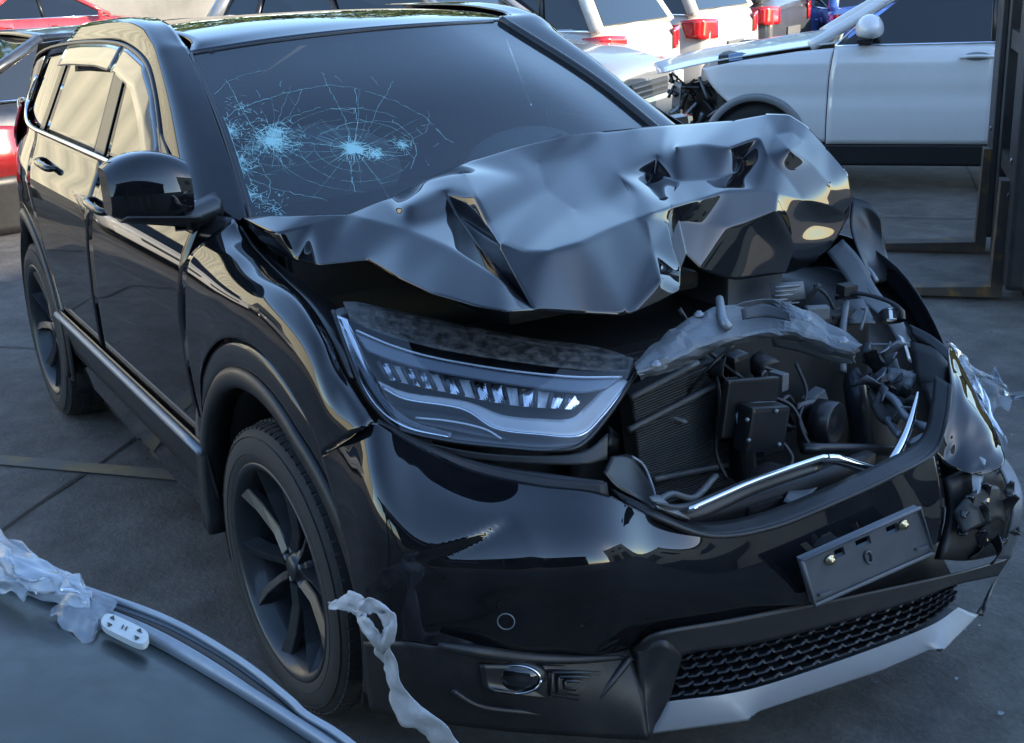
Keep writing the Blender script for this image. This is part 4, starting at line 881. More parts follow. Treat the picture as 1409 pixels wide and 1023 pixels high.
# lower bracket (grey moulding under the lamp) and inner tab
hp('lower_bracket',[[(0.4995,-0.7768,0.8402),(0.581,-0.6862,0.8176),(0.6501,-0.5893,0.8057),(0.7054,-0.4834,0.8064),(0.6946,-0.4101,0.8276)],
 [(0.512,-0.759,0.8255),(0.5832,-0.6882,0.8028),(0.6534,-0.592,0.7898),(0.7166,-0.4916,0.7832),(0.7256,-0.4345,0.7852)]],TRIM,5,24)
suv(patch('lamp_gap_seal',[[(0.5249,-0.85,0.9041),(0.551,-0.785,0.8566),(0.6169,-0.69,0.8047),(0.7054,-0.59,0.7782),(0.7898,-0.48,0.7671)],[(0.5418,-0.862,0.8933),(0.5751,-0.798,0.8454),(0.6293,-0.698,0.7855),(0.7169,-0.598,0.7573),(0.7996,-0.482,0.7394)]],DARK,None,4,30,.006))
suv(tube('gap_rubber',[(0.4978,-0.8,0.853),(0.5456,-0.735,0.8146),(0.6168,-0.64,0.7781),(0.7125,-0.56,0.77),(0.7769,-0.48,0.7562)],.009,TRIM2,None,8,24))

# ---------------------------------------------------------------- what the missing grille lays bare
RS=grid([
 [(0.6455,-0.3058,0.95),(0.5981,-0.2061,0.965),(0.5607,-0.1064,0.985),(0.5402,0.0048,0.99),(0.5635,0.1263,0.995),(0.6354,0.1723,0.985),(0.7217,0.1797,0.965),(0.8362,0.1606,0.95)],
 [(0.6821,-0.3252,0.952),(0.6733,-0.2501,0.972),(0.6421,-0.151,0.985),(0.6107,-0.0435,0.985),(0.5501,0.1394,0.96),(0.6922,0.115,0.975),(0.7576,0.1407,0.955),(0.8522,0.138,0.945)],
 [(0.6998,-0.3308,0.945),(0.7076,-0.2669,0.955),(0.6927,-0.1717,0.965),(0.6857,-0.0857,0.97),(0.6753,0.0275,0.965),(0.7289,0.0681,0.965),(0.78,0.1064,0.945),(0.8558,0.1264,0.935)],
 [(0.6803,-0.3128,0.925),(0.6789,-0.2427,0.925),(0.6611,-0.1416,0.93),(0.6505,-0.051,0.935),(0.6597,0.0423,0.94),(0.6875,0.1039,0.93),(0.7519,0.1309,0.915),(0.8193,0.1567,0.905)]],13,34)
rs_=np.random.RandomState(4); nzv=rs_.randn(9,26,3)*.0034
for i in range(13):
    for j in range(34):
        a=i/12*7.99; b=j/33*24.99; p_,q_=int(a),int(b); f,g=a-p_,b-q_
        RS[i,j]+=nzv[p_,q_]*(1-f)*(1-g)+nzv[p_+1,q_]*f*(1-g)+nzv[p_,q_+1]*(1-f)*g+nzv[p_+1,q_+1]*f*g
o=suv(gridobj('radiator_support',RS,GREYM,None,.0025,0))
for q_ in o.data.polygons: q_.use_smooth=False
suv(patch('support_recess',[[(0.6121,0.0142,0.992),(0.5934,0.1,0.985),(0.6888,0.0851,0.988)],[(0.64,-0.0053,0.978),(0.6366,0.0619,0.972),(0.705,0.0749,0.975)]],DARK,None,6,10,.003)).location += V((.012,-.006,.014))
for p in ((0.5676,-0.0664,0.993),(0.7026,-0.2896,0.955),(0.7207,0.1137,0.985),(0.8252,0.1214,0.958)):
    bm=bmesh.new(); lathe_bm(bm,[(.001,.006),(.006,.005),(.007,.001),(.011,.0),(.011,-.006)],16); o=bobj('support_bolt',bm,STEEL,None,True); o.rotation_euler=(R(90),0,0); o.location=V(p)+V((.004,-.004,.006)); suv(o)
suv(tube('support_tab',[(0.4814,0.0647,0.99),(0.6467,-0.0636,1),(0.6686,-0.0633,0.985)],.010,STEEL,None,8,8))
suv(patch('folded_lip',[[(0.6403,0.0815,0.935),(0.6896,0.1241,0.925),(0.7719,0.1558,0.905),(0.83,0.1536,0.92)],[(0.6308,0.0999,0.905),(0.6764,0.1379,0.895),(0.7561,0.1681,0.885),(0.8195,0.1568,0.9)]],STEEL,None,4,14,.004))
# air conditioning condenser / radiator: frame, tanks, fins
RA,RB,RC,RD=[V(p) for p in ((0.52,-0.2228,0.8205),(0.46,0.1355,0.8401),(0.46,0.1434,0.5028),(0.52,-0.1897,0.5333))]
bm=bmesh.new(); prism_bm(bm,[RA,RB,RC,RD],(-.05,0,0)); RAD=suv(bobj('radiator',bm,mat('radiator_core',(.02,.021,.022),.6,.3,dust=(30,.5,(.05,.046,.042)))))
bm=bmesh.new()
for k in range(46):
    t=(k+.5)/46; a=RA.lerp(RD,t)+V((.004,0,0)); b=RB.lerp(RC,t)+V((.004,0,0))
    prism_bm(bm,[a,b,b+V((0,0,-.0025)),a+V((0,0,-.0025))],(.006,0,0))
bobj('cooling_fin',bm,ALU,RAD)['kind']='stuff'
for a,b in (((0.545,-0.2478,0.7512),(0.49,0.095,0.7911)),((0.545,-0.1766,0.6126),(0.49,0.0884,0.5658)),((0.545,-0.241,0.8262),(0.5,-0.0142,0.852))):
    suv(tube('condenser_pipe',[a,b],.008,ALU,None,8,8))
suv(box('radiator_tank',(0.5,0.1186,0.6861),(.05,.05,.34),TRIM2,None,Matrix.Rotation(R(6),3,'X'),.012))
suv(box('fan_shroud',(.36,.20,.62),(.05,.95,.46),DARK,None,None,.02))
suv(box('engine_block',(.02,.05,.63),(.5,.95,.40),DARK,None,None,.05))
suv(box('engine_cover',(-.06,.0,.93),(.36,.6,.05),DARK,None,None,.02))
suv(box('battery',(.0,.50,.90),(.24,.20,.16),mat('battery_case',(.10,.11,.125),.5),None,None,.01))
suv(patch('battery_label',[[(0.2159,0.46,0.9123),(0.2412,0.56,0.9072)],[(0.238,0.46,0.8602),(0.2519,0.56,0.8604)]],GREYM,None,3,3,.004))
for k in range(5):
    a=np.array((0.2388,0.46,0.9128)); b=np.array((0.238,0.55,0.9021)); dn=np.array((0.003,-.002,-.012*k-.006))
    suv(tube('battery_rib',[tuple(a+dn),tuple(b+dn)],.003,STEEL,None,6))
# radar unit, horn, receiver bottle, brackets
suv(box('radar_bracket',(0.58,0.0748,0.747),(.02,.16,.14),TRIM2,None,Matrix.Rotation(R(-8),3,'X'),.006))
RU=suv(box('radar_unit',(0.62,0.0809,0.7065),(.05,.12,.11),TRIM2,None,Matrix.Rotation(R(-10),3,'X'),.010))
for p in ((0.65,0.0092,0.7497),(0.65,0.097,0.7516),(0.65,0.1093,0.6656),(0.65,0.0149,0.6985)):
    bm=bmesh.new(); bmesh.ops.create_uvsphere(bm,u_segments=10,v_segments=6,radius=.0055,matrix=Matrix.Translation(p)); bobj('screw',bm,STEEL,RU,True)
suv(patch('radar_stay',[[(0.59,0.0263,0.7424),(0.59,0.0656,0.7609),(0.59,0.1472,0.747)],[(0.6,0.0227,0.7191),(0.6,0.0618,0.7447),(0.6,0.1384,0.7389)]],STEEL,None,4,10,.004))
HC=V((0.56,0.3413,0.6448))
bm=bmesh.new(); lathe_bm(bm,[(.001,.03),(.02,.03),(.03,.02),(.045,.035),(.055,.032),(.055,-.02),(.03,-.03),(.001,-.03)],28)
o=bobj('horn',bm,TRIM2,None,True); o.rotation_euler=(0,0,R(-70)); o.location=HC; suv(o)
suv(patch('horn_bracket',[[(0.56,0.2755,0.6976),(0.55,0.351,0.6918),(0.54,0.4202,0.6565)],[(0.56,0.2859,0.58),(0.56,0.3487,0.5552),(0.55,0.434,0.5576)]],TRIM2,None,5,8,.006)).location += V((-.03,0,0))
suv(tube('receiver_bottle',[(0.44,0.5536,0.7085),(0.46,0.5463,0.6709),(0.5,0.5476,0.515)],[.018,.030,.030],mat('bottle_black',(.02,.024,.03),.3,.3),None,18))
suv(tube('crash_bar',[(0.64,0.1958,0.6309),(0.66,0.3574,0.5991),(0.68,0.4892,0.5665)],.014,TRIM2,None,10,8))
suv(patch('crash_beam',[[(.60,-.62,.60),(.70,-.3,.61),(.73,0,.61),(.71,.35,.61)],[(.60,-.62,.50),(.70,-.3,.51),(.73,0,.51),(.71,.35,.51)]],DARK,None,4,24,.03))
suv(patch('air_guide',[[(0.62,-0.3512,0.7371),(0.6,-0.2784,0.713),(0.62,-0.2475,0.6563),(0.66,-0.2538,0.6195)],[(0.66,-0.3987,0.7249),(0.68,-0.3755,0.689),(0.7,-0.3329,0.6581),(0.74,-0.3244,0.6468)]],TRIM2,None,8,14,.004))
suv(tube('air_guide_edge',[(0.6,-0.2823,0.714),(0.61,-0.256,0.69),(0.63,-0.249,0.6514),(0.67,-0.2654,0.6262)],.004,STEEL,None,6,12))
suv(tube('bent_pipe',[(0.7,-0.2843,0.642),(0.68,-0.229,0.6377),(0.66,-0.1515,0.6016),(0.62,-0.0553,0.6171)],.008,GREYM,None,8,16))
# loose wires and brackets
WIREM=mat('wire_black',(.008,.008,.009),.5)
for p in ([(0.5,0.0408,0.8412),(0.54,0.0201,0.7473),(0.55,0.0025,0.644),(0.58,0.0119,0.5773)],[(0.45,0.1869,0.7995),(0.5,0.2034,0.7339),(0.54,0.2512,0.6971),(0.58,0.2645,0.6299)],
          [(0.45,0.3443,0.7685),(0.5,0.3369,0.7058),(0.56,0.2579,0.6635),(0.62,0.2518,0.5979)],[(0.62,0.1318,0.6729),(0.66,0.1425,0.6278),(0.7,0.0836,0.6099)],
          [(0.2932,0.55,0.909),(0.3287,0.57,0.8767),(0.3488,0.58,0.8189),(0.3264,0.55,0.7989)],[(0.5,0.0751,0.7978),(0.48,0.184,0.7984),(0.48,0.2802,0.7602)]):
    suv(tube('wire',p,.005,WIREM,None,6,20))
random.seed(33)
for k in range(46):
    y=random.uniform(-.28,.62); z=random.uniform(.52,.90); x=random.uniform(.40,.56)-.10*abs(y)
    kind=random.random(); c_=V((x,y,z)); mt_=random.choice((DARK,TRIM2,DARK,TRIM,GREYM))
    if kind<.4: suv(box('bracket',c_,(random.uniform(.01,.05),random.uniform(.015,.07),random.uniform(.015,.06)),mt_,None,Matrix.Rotation(random.uniform(-.6,.6),3,random.choice('XYZ')),.004))
    elif kind<.75:
        a=V((random.uniform(-.5,.5),random.uniform(-1,1),random.uniform(-1,1))).normalized()*random.uniform(.03,.12)
        suv(tube('hose',[c_-a,c_+V((random.uniform(-.03,.03),random.uniform(-.03,.03),random.uniform(-.03,.03))),c_+a],random.uniform(.004,.012),mt_,None,7,10))
    else:
        a=V((random.uniform(-.3,.3),random.uniform(-1,1),random.uniform(-1,1))).normalized(); b=a.orthogonal()
        suv(patch('torn_tab',[[c_-a*.03-b*.02,c_+b.cross(a)*.02,c_+a*.035-b*.015],[c_-a*.025+b*.02,c_+b*.025,c_+a*.03+b*.015]],mt_,None,4,6,.003))
# shutter / duct pieces behind the bar
suv(patch('duct_flap',[[(0.78,0.0061,0.595),(0.72,0.0882,0.592),(0.68,0.1762,0.5855),(0.66,0.2376,0.5861)],[(0.8,0.0136,0.5932),(0.78,0.0658,0.5794),(0.74,0.1467,0.5767),(0.7,0.2228,0.5751)]],GREYM,None,8,12,.004))
suv(box('duct_box',(0.72,-0.0168,0.5702),(.07,.11,.04),DARK,None,None,.015))
suv(box('motor',(0.66,0.0805,0.5877),(.08,.08,.06),DARK,None,Matrix.Rotation(R(20),3,'Z'),.02))
# chrome grille bar: dark body with a bright top edge
suv(patch('grille_bar',[[(0.8,-0.3735,0.7016),(0.8,-0.2844,0.675),(0.8,-0.0954,0.6888),(0.78,0.112,0.6746)],[(0.8,-0.3605,0.6786),(0.82,-0.2809,0.6416),(0.82,-0.1121,0.6575),(0.8,0.0937,0.6539)]],TRIM2,None,5,24,.012))
suv(tube('chrome_strip',[(0.832,-0.3042,0.6755),(0.832,-0.1238,0.6951),(0.812,0.0736,0.6908),(0.8,0.1189,0.6795)],.0075,CHROME,None,10,30))
suv(tube('chrome_strip',[(0.805,0.0872,0.6853),(0.795,0.1468,0.6676),(0.79,0.2224,0.6314),(0.79,0.2901,0.602),(0.785,0.3288,0.6019),(0.765,0.3911,0.636),(0.74,0.4472,0.6751),(0.71,0.5006,0.7297)],[.008,.013,.013,.013,.014,.012,.010,.003],CHROME,None,12,50))
suv(patch('bar_end',[[(0.79,-0.3753,0.7082),(0.78,-0.3433,0.6996),(0.79,-0.3359,0.6881)],[(0.81,-0.3681,0.6876),(0.81,-0.3438,0.6746),(0.83,-0.2986,0.6502)]],GREYM,None,4,8,.004))
# left side wreckage: inner rail, torn brackets, lamp remains
suv(patch('left_rail',[[(0.1458,0.74,0.9424),(0.2452,0.72,0.8864),(0.3137,0.7,0.8476),(0.4217,0.68,0.8174),(0.5074,0.66,0.7649)],[(0.1659,0.78,0.9779),(0.2478,0.77,0.9352),(0.3335,0.75,0.868),(0.4481,0.72,0.8162),(0.5196,0.69,0.7622)]],GREYM,None,6,20,.006))
suv(tube('rail_edge',[(0.1597,0.765,0.9538),(0.2503,0.75,0.9034),(0.3323,0.73,0.8547),(0.4424,0.705,0.8075)],.006,DARK,None,6,14))
suv(patch('left_fender_remnant',[[(0.0751,0.9,1.0707),(0.1153,0.93,1.0555),(0.1434,0.95,1.0228)],[(0.1133,0.86,1.0005),(0.1277,0.92,0.973),(0.1667,0.95,0.9321)],[(0.175,0.83,0.9405),(0.1851,0.88,0.9028),(0.2031,0.93,0.8813)],[(0.2494,0.8,0.8849),(0.2483,0.84,0.8614),(0.2384,0.88,0.853)]],TRIM2,None,14,14,.005))
suv(tube('hinge_arm',[(0.1817,0.84,0.904),(0.2287,0.83,0.8867),(0.2615,0.82,0.8672)],.008,STEEL,None,8,6))
suv(patch('strut_plate',[[(0.3197,0.62,0.8563),(0.3675,0.66,0.8656)],[(0.3966,0.58,0.8176),(0.4526,0.62,0.8251)]],GREYM,None,4,4,.006))
for rr,mt_ in ((.034,DARK),(.013,mat('white_cap',(.7,.72,.74),.3))):
    bm=bmesh.new(); lathe_bm(bm,[(.001,.012),(rr*.8,.011),(rr,.004),(rr,-.02)],24); o=bobj('mount_cap',bm,mt_,None,True); o.rotation_euler=(R(60),0,R(58)); o.location=V((0.4687,0.66,0.8473))+V((.006,-.008,.004))*(1 if rr<.02 else 0)*2; suv(o)
suv(tube('cable_loop',[(0.3255,0.6,0.871),(0.3838,0.62,0.8917),(0.4545,0.64,0.8872),(0.5036,0.65,0.8704),(0.5106,0.65,0.8426)],.006,WIREM,None,8,20))
suv(tube('strap_wire',[(0.4375,0.6,0.7673),(0.4757,0.64,0.769),(0.518,0.68,0.7736)],.003,STEEL,None,6,8))
suv(patch('silver_bracket',[[(0.4903,0.66,0.7927),(0.5111,0.665,0.7848),(0.562,0.64,0.7388)],[(0.5234,0.64,0.7963),(0.5399,0.64,0.7727),(0.5607,0.63,0.7483)]],mat('bright_tab',(.6,.63,.68),.35,.5),None,4,8,.004))
random.seed(21)
LW=[(0.4729,0.58,0.7558),(0.5154,0.56,0.7466),(0.501,0.6,0.7668),(0.5453,0.58,0.7562),(0.5735,0.58,0.738),(0.5483,0.54,0.7257),(0.5785,0.54,0.7142),(0.6025,0.56,0.7263),(0.5397,0.52,0.698),(0.5756,0.52,0.6785),(0.6004,0.54,0.6812),(0.6236,0.55,0.6953),(0.6492,0.54,0.6659),(0.6156,0.5,0.6552),(0.6586,0.5,0.6543),(0.4819,0.6,0.7162),(0.5146,0.62,0.7664)]
for k,p in enumerate(LW):
    p=V(p); a=V((random.uniform(-1,1),random.uniform(-1,1),random.uniform(-1,1))).normalized(); b=a.orthogonal().normalized()
    s=random.uniform(.02,.05); t=random.uniform(.012,.03)
    G=np.array([[p-a*s-b*t+V((0,0,random.uniform(-.01,.01))),p-b*t*.6+a.cross(b)*random.uniform(-.02,.02),p+a*s-b*t],[p-a*s*.8+b*t,p+b*t*1.2+a.cross(b)*random.uniform(-.02,.02),p+a*s*.9+b*t*.5]])
    suv(gridobj('lamp_fragment',grid([list(G[0]),list(G[1])],4,8),random.choice((TRIM2,GREYM,STEEL,DARK,GREYM)),None,.004,0))
for p in ([(0.5224,0.54,0.6693),(0.5728,0.52,0.6482),(0.6605,0.48,0.6246),(0.698,0.46,0.6215)],[(0.5845,0.52,0.6908),(0.6418,0.5,0.6879),(0.7044,0.48,0.6608),(0.7936,0.46,0.6698)],[(0.7617,0.42,0.6281),(0.7866,0.44,0.65),(0.7988,0.46,0.6603)]):
    suv(tube('broken_strut',p,.010,random.choice((GREYM,STEEL)),None,8,12))
suv(patch('left_lamp_shell',[[(0.4789,0.72,0.8071),(0.5485,0.72,0.7953),(0.627,0.72,0.7632)],[(0.5036,0.7,0.7884),(0.5728,0.7,0.7733),(0.6402,0.69,0.7489)]],TRIM2,None,5,12,.012))
suv(patch('left_lamp_void',[[(0.5351,0.66,0.7875),(0.614,0.66,0.7871),(0.6605,0.66,0.76)],[(0.6372,0.58,0.716),(0.6905,0.58,0.7171),(0.7245,0.58,0.717)]],DARK,None,5,8,.006))
suv(patch('left_duct_wall',[[(0.6771,0.55,0.7292),(0.7388,0.56,0.7514)],[(0.7809,0.48,0.6893),(0.8088,0.49,0.6953)],[(0.8361,0.42,0.6371),(0.8442,0.43,0.641)]],TRIM2,None,8,5,.008))

# ---------------------------------------------------------------- wheels
def make_wheel():
    """wheel about local y, outer face towards -y"""
    W0=thing('w','w','w'); Rr=.275; Rt=.366
    prof=[(Rr-.012,.10),(Rr+.004,.115),(Rr+.03,.118),(.335,.112),(.354,.100),(.3625,.085),(.3655,.05),(Rt,0),(.3655,-.05),(.3625,-.085),(.354,-.100),(.335,-.112),(Rr+.03,-.118),(Rr+.004,-.115),(Rr-.012,-.10)]
    bm=bmesh.new(); lathe_bm(bm,prof,96); ty=bobj('tyre',bm,RUBBER,W0,True)
    bm=bmesh.new()
    for i in range(78):
        a=2*math.pi*i/78
        for (y0,y1,sk) in ((-.098,-.062,.3),(-.055,-.020,-.3),(-.013,.022,.3),(.029,.060,-.3),(.066,.098,.3)):
            r0=.356 if abs(y0+y1)/2>.06 else .362
            r1=(.367 if abs(y0+y1)/2>.06 else .3715)
            vs=[]
            for rr in (r0,r1):
                for (yy,da) in ((y0,-.030),(y1,-.030),(y1,.028),(y0,.028)):
                    aa=a+da+sk*(yy)*.25
                    edge=(abs(yy)>.09)
                    q=rr-(.006 if edge and rr==r1 else 0)
                    vs.append(bm.verts.new((q*math.cos(aa),yy,q*math.sin(aa))))
            for f in ((4,5,6,7),(0,1,5,4),(1,2,6,5),(2,3,7,6),(3,0,4,7)): bm.faces.new([vs[k] for k in f])
    bobj('tread',bm,RUBBER,ty)
    # sidewall lettering ridge and bead
    bm=bmesh.new()
    for rr in (.300,.340):
        tube_bm(bm,[(rr*math.cos(a),-.1175 if rr<.32 else -.111,rr*math.sin(a)) for a in np.linspace(0,2*math.pi,97)],.0014,6)
    bobj('sidewall_rib',bm,RUBBER,ty,True)
    bm=bmesh.new()
    lathe_bm(bm,[(Rr-.02,.10),(Rr-.03,.0),(Rr-.035,-.06),(Rr-.014,-.098),(Rr-.002,-.108),(Rr+.004,-.112),(Rr-.004,-.116),(Rr-.014,-.110),(Rr-.024,-.09),(Rr-.055,.03),(Rr-.03,.06)],80)
    rim=bobj('rim',bm,RIM,W0,True)
    bm=bmesh.new(); lathe_bm(bm,[(.001,.055),(.15,.05),(.155,.03),(.001,.028)],40); bobj('brake_disc',bm,mat('brake_disc',(.10,.095,.09),.45,.8),W0,True)
    for k in range(5):
        for sgn in (-1,1):
            a=2*math.pi*k/5+R(8)
            bm=bmesh.new()
            t0=a+sgn*R(9); t1=a+sgn*R(17)
            secs=[]
            for r_,t_,wd,dp,yy in ((.050,a+sgn*R(18),.022,.036,-.072),(.11,a+sgn*R(12.5),.023,.034,-.070),(.19,a+sgn*R(13.5),.026,.030,-.083),(.264,a+sgn*R(16.5),.034,.026,-.099)):
                e=V((math.cos(t_),0,math.sin(t_))); n_=V((-math.sin(t_),0,math.cos(t_)))
                p=e*r_+V((0,yy,0))
                secs.append([bm.verts.new(p+n_*wd*.45*sgn+V((0,-.004,0))),bm.verts.new(p-n_*wd*.55*sgn+V((0,.008,0))),bm.verts.new(p-n_*wd*.55*sgn+V((0,dp,0))),bm.verts.new(p+n_*wd*.8*sgn+V((0,dp+.008,0)))])
            for i in range(3):
                for q in range(4): bm.faces.new((secs[i][q],secs[i][(q+1)%4],secs[i+1][(q+1)%4],secs[i+1][q]))
            bm.faces.new(secs[0][::-1]); bm.faces.new(secs[-1])
            bmesh.ops.bevel(bm,geom=list(bm.edges),offset=.0018,segments=2,affect='EDGES')
            bobj('spoke',bm,RIM,W0)
    bm=bmesh.new(); lathe_bm(bm,[(.001,-.078),(.026,-.077),(.030,-.072),(.032,-.060),(.058,-.062),(.066,-.052),(.070,-.02)],32); bobj('hub',bm,RIM,W0,True)
    for k in range(5):
        a=2*math.pi*(k+.5)/5+R(8)
        bm=bmesh.new(); lathe_bm(bm,[(.001,-.072),(.008,-.071),(.0095,-.064),(.0095,-.04)],6,c=(.046*math.cos(a),0,.046*math.sin(a))); bobj('lug_nut',bm,STEEL,W0)
    return W0
WH=make_wheel()
for key in ('label','category'): del WH[key]
WH.name='wheel'
def dup(root):
    r=root.copy(); COL.objects.link(r)
    for ch in list(root.children):
        c=ch.copy(); COL.objects.link(c); c.parent=r
        for g in ch.children:
            d=g.copy(); COL.objects.link(d); d.parent=c
    return r
wheels=[]
for i,(x,y,rz,ry) in enumerate(((0,-.805,R(2.5),R(20)),(-2.66,-.805,0,R(50)),(0,.80,R(182),R(10)),(-2.66,.805,R(180),R(33)))):
    o=WH if i==0 else dup(WH)
    wheels.append((o,x,y,rz,ry))
for o,x,y,rz,ry in wheels:
    o.parent=SUV; o.location=(x+1.33,y,.366); o.rotation_euler=(0,ry,rz)

# ---------------------------------------------------------------- door mirror
def mirror():
    rows=[]
    c0=V((-0.43,-0.9929,1.254))
    # housing as stacked rings across y
    fr_=[]
    for t in np.linspace(0,1,13):
        y=c0.y+.095-.19*t; k=math.sin(math.pi*min(max(.16+.72*t,0),1))**.40
        hz=.094*k; hx=.085*k
        ring_=[]
        for a in np.linspace(0,2*math.pi,28,endpoint=False):
            ca,sa=math.cos(a),math.sin(a)
            sx=abs(ca)**.55*(1 if ca>0 else -1); sz=abs(sa)**.62*(1 if sa>0 else -1)
            x=hx*(sx if ca>0 else sx*.55); z=hz*sz*(1 if sa>0 else .85)
            ring_.append((c0.x-.02+x-.05*t-(.02*(sa>0)*abs(sa)), y, c0.z+z-.012*(t-.5)**2))
        fr_.append(ring_+[ring_[0]])
    G=np.array(fr_)
    o=suv(gridobj('door_mirror',G,PAINT,None,0))
    # end caps
    for r_ in (fr_[0],fr_[-1]):
        bm=bmesh.new(); bm.faces.new([bm.verts.new(p) for p in r_[:-1]]); bobj('end_cap',bm,PAINT,o,True)
    bm=bmesh.new(); prism_bm(bm,[(c0.x-.075,c0.y+.07,c0.z-.06),(c0.x-.105,c0.y-.07,c0.z-.05),(c0.x-.105,c0.y-.07,c0.z+.06),(c0.x-.08,c0.y+.07,c0.z+.07)],(-.004,0,0)); bobj('mirror_glass',bm,CHROME,o)
    bm=bmesh.new()
    G2=[]
    for t in np.linspace(0,1,8):
        y=-.80+(c0.y+.07+.80)*t; h=.062-.022*t; xx=c0.x-.02-.08*(1-t)
        G2.append([(xx+.055,y,c0.z-.10),(xx+.06,y,c0.z-.10+h*.8),(xx,y,c0.z-.10+h),(xx-.06,y,c0.z-.10+h*.6),(xx-.05,y,c0.z-.12),(xx+.055,y,c0.z-.10)])
    bm.free(); gridobj('stalk',np.array(G2),TRIM2,o,.004,0)
    gridobj('lower_shell',np.array([[(c0.x+.07-.05*t,c0.y+.10-.17*t,c0.z-.066+.014*t),(c0.x+.02-.05*t,c0.y+.095-.17*t,c0.z-.098+.028*t),(c0.x-.06-.05*t,c0.y+.095-.17*t,c0.z-.084+.02*t)] for t in np.linspace(0,1,8)]),TRIM2,o,.006,0)
    return o
mirror()
# left mirror, same shape mirrored in plan, small part shows
suv(box('left_door_mirror',(-.88,.97,1.17),(.11,.17,.11),PAINT,None,Matrix.Rotation(R(12),3,'Z'),.04))
# base moulding where pillar, fender and mirror meet
suv(patch('mirror_base',[[(-.40,-.80,1.165),(-.52,-.85,1.17),(-.68,-.868,1.19)],[(-.36,-.83,1.12),(-.48,-.88,1.12),(-.66,-.90,1.14)]],TRIM2,None,6,12,.008))

# ================================================================== loose things round the wreck
# torn white strap by the front wheel
def strap_sheet(name,a,b,parent=None,amp=.004,seed=2,n=60):
    A=cr(a,n); B=cr(b,n); rs=np.random.RandomState(seed); k=n//4+2; c=rs.randn(k,4,3)*amp*1.3; G=[]
    rag=rs.randn(n)*.03
    for t in np.linspace(0,1,10):
        row=[]
        for i in range(n):
            tt=t*(1+rag[i]) if t>.5 else t-(.03*rs.rand() if t==0 else 0)
            u=i/4; v=t*2.99; p_,q_=int(u),int(v); f,g=u-p_,v-q_; f=f*f*(3-2*f)
            row.append(A[i]*(1-tt)+B[i]*tt+c[p_,q_]*(1-f)*(1-g)+c[p_+1,q_]*f*(1-g)+c[p_,min(q_+1,3)]*(1-f)*g+c[p_+1,min(q_+1,3)]*f*g)
        G.append(row)
    return gridobj(name,np.array(G),ROPE,parent,.0015,0)
o=strap_sheet('torn_strap',[(0.7106,-0.995,0.6356),(0.7918,-0.992,0.6631),(0.8341,-0.985,0.6561),(0.8324,-0.978,0.6204),(0.789,-0.97,0.5607),(0.779,-0.96,0.5057),(0.7755,-0.94,0.4366),(0.8194,-0.915,0.3997),(0.8521,-0.885,0.3517),(0.8655,-0.85,0.2803)],
 [(0.708,-0.995,0.602),(0.7525,-0.992,0.6152),(0.7791,-0.987,0.6106),(0.7733,-0.98,0.5872),(0.7175,-0.972,0.5237),(0.6925,-0.962,0.4598),(0.7011,-0.945,0.3827),(0.7343,-0.92,0.335),(0.7588,-0.89,0.2937),(0.7687,-0.86,0.2266)])
tag(o,'torn white plastic strap hanging beside the black front wheel','strap')
strap_sheet('torn_end',[(0.5119,-0.985,0.5232),(0.5856,-0.99,0.5773),(0.6485,-0.993,0.6139),(0.7251,-0.995,0.6436)],[(0.5268,-0.985,0.5232),(0.5951,-0.99,0.5524),(0.6616,-0.993,0.574),(0.7241,-0.995,0.6)],o,.003,5,24)
strap_sheet('strap_loop',[(0.6586,-0.994,0.5824),(0.7046,-1,0.5771),(0.7438,-0.998,0.5638),(0.7276,-0.97,0.5121)],[(0.7234,-0.994,0.6087),(0.7595,-1,0.6118),(0.7841,-0.998,0.5952),(0.7717,-0.97,0.5492)],o,.002,6,24)

# crumpled clear film on the smashed corner
def film(name, rows, mt, seed, amp, nr=22, nc=22, parent=None):
    random.seed(seed); G=grid(rows,nr,nc); rs=np.random.RandomState(seed)
    c=rs.randn(nr//3+2,nc//3+2,3)*amp
    for i in range(nr):
        for j in range(nc):
            a=i/3; b=j/3; p,q=int(a),int(b); f,g=a-p,b-q; f=f*f*(3-2*f); g=g*g*(3-2*g)
            G[i,j]+=c[p,q]*(1-f)*(1-g)+c[p+1,q]*f*(1-g)+c[p,q+1]*(1-f)*g+c[p+1,q+1]*f*g
    return face(gridobj(name,G,mt,parent,0),(.7,-.5,.5))
f1=film('film_sheet',[[(0.5937,0.73,0.8041),(0.6092,0.74,0.7706),(0.6651,0.73,0.7083)],[(0.6083,0.76,0.7468),(0.6746,0.76,0.7048),(0.7288,0.72,0.6498)],[(0.6588,0.74,0.6849),(0.808,0.68,0.6242),(0.9043,0.6,0.5791)]],FILM,3,.008)
tag(f1,'crumpled clear plastic film stuck to the torn left bumper corner','plastic film')
film('flap',[[(0.61,0.76,0.7274),(0.6357,0.82,0.7122),(0.6732,0.84,0.6781)],[(0.641,0.76,0.6958),(0.675,0.82,0.6627),(0.7265,0.84,0.6628)],[(0.6968,0.74,0.6461),(0.7018,0.8,0.6247),(0.7354,0.84,0.6416)]],FILM,5,.014,18,18,f1)
film('flap',[[(0.9005,0.48,0.6218),(0.9086,0.5,0.6233),(0.9263,0.5,0.6109)],[(0.9154,0.47,0.5963),(0.9324,0.48,0.5905),(0.9319,0.48,0.5958)],[(0.9418,0.45,0.5375),(0.9403,0.46,0.5526),(0.9348,0.47,0.5664)]],FILM2,6,.004,10,10,f1)

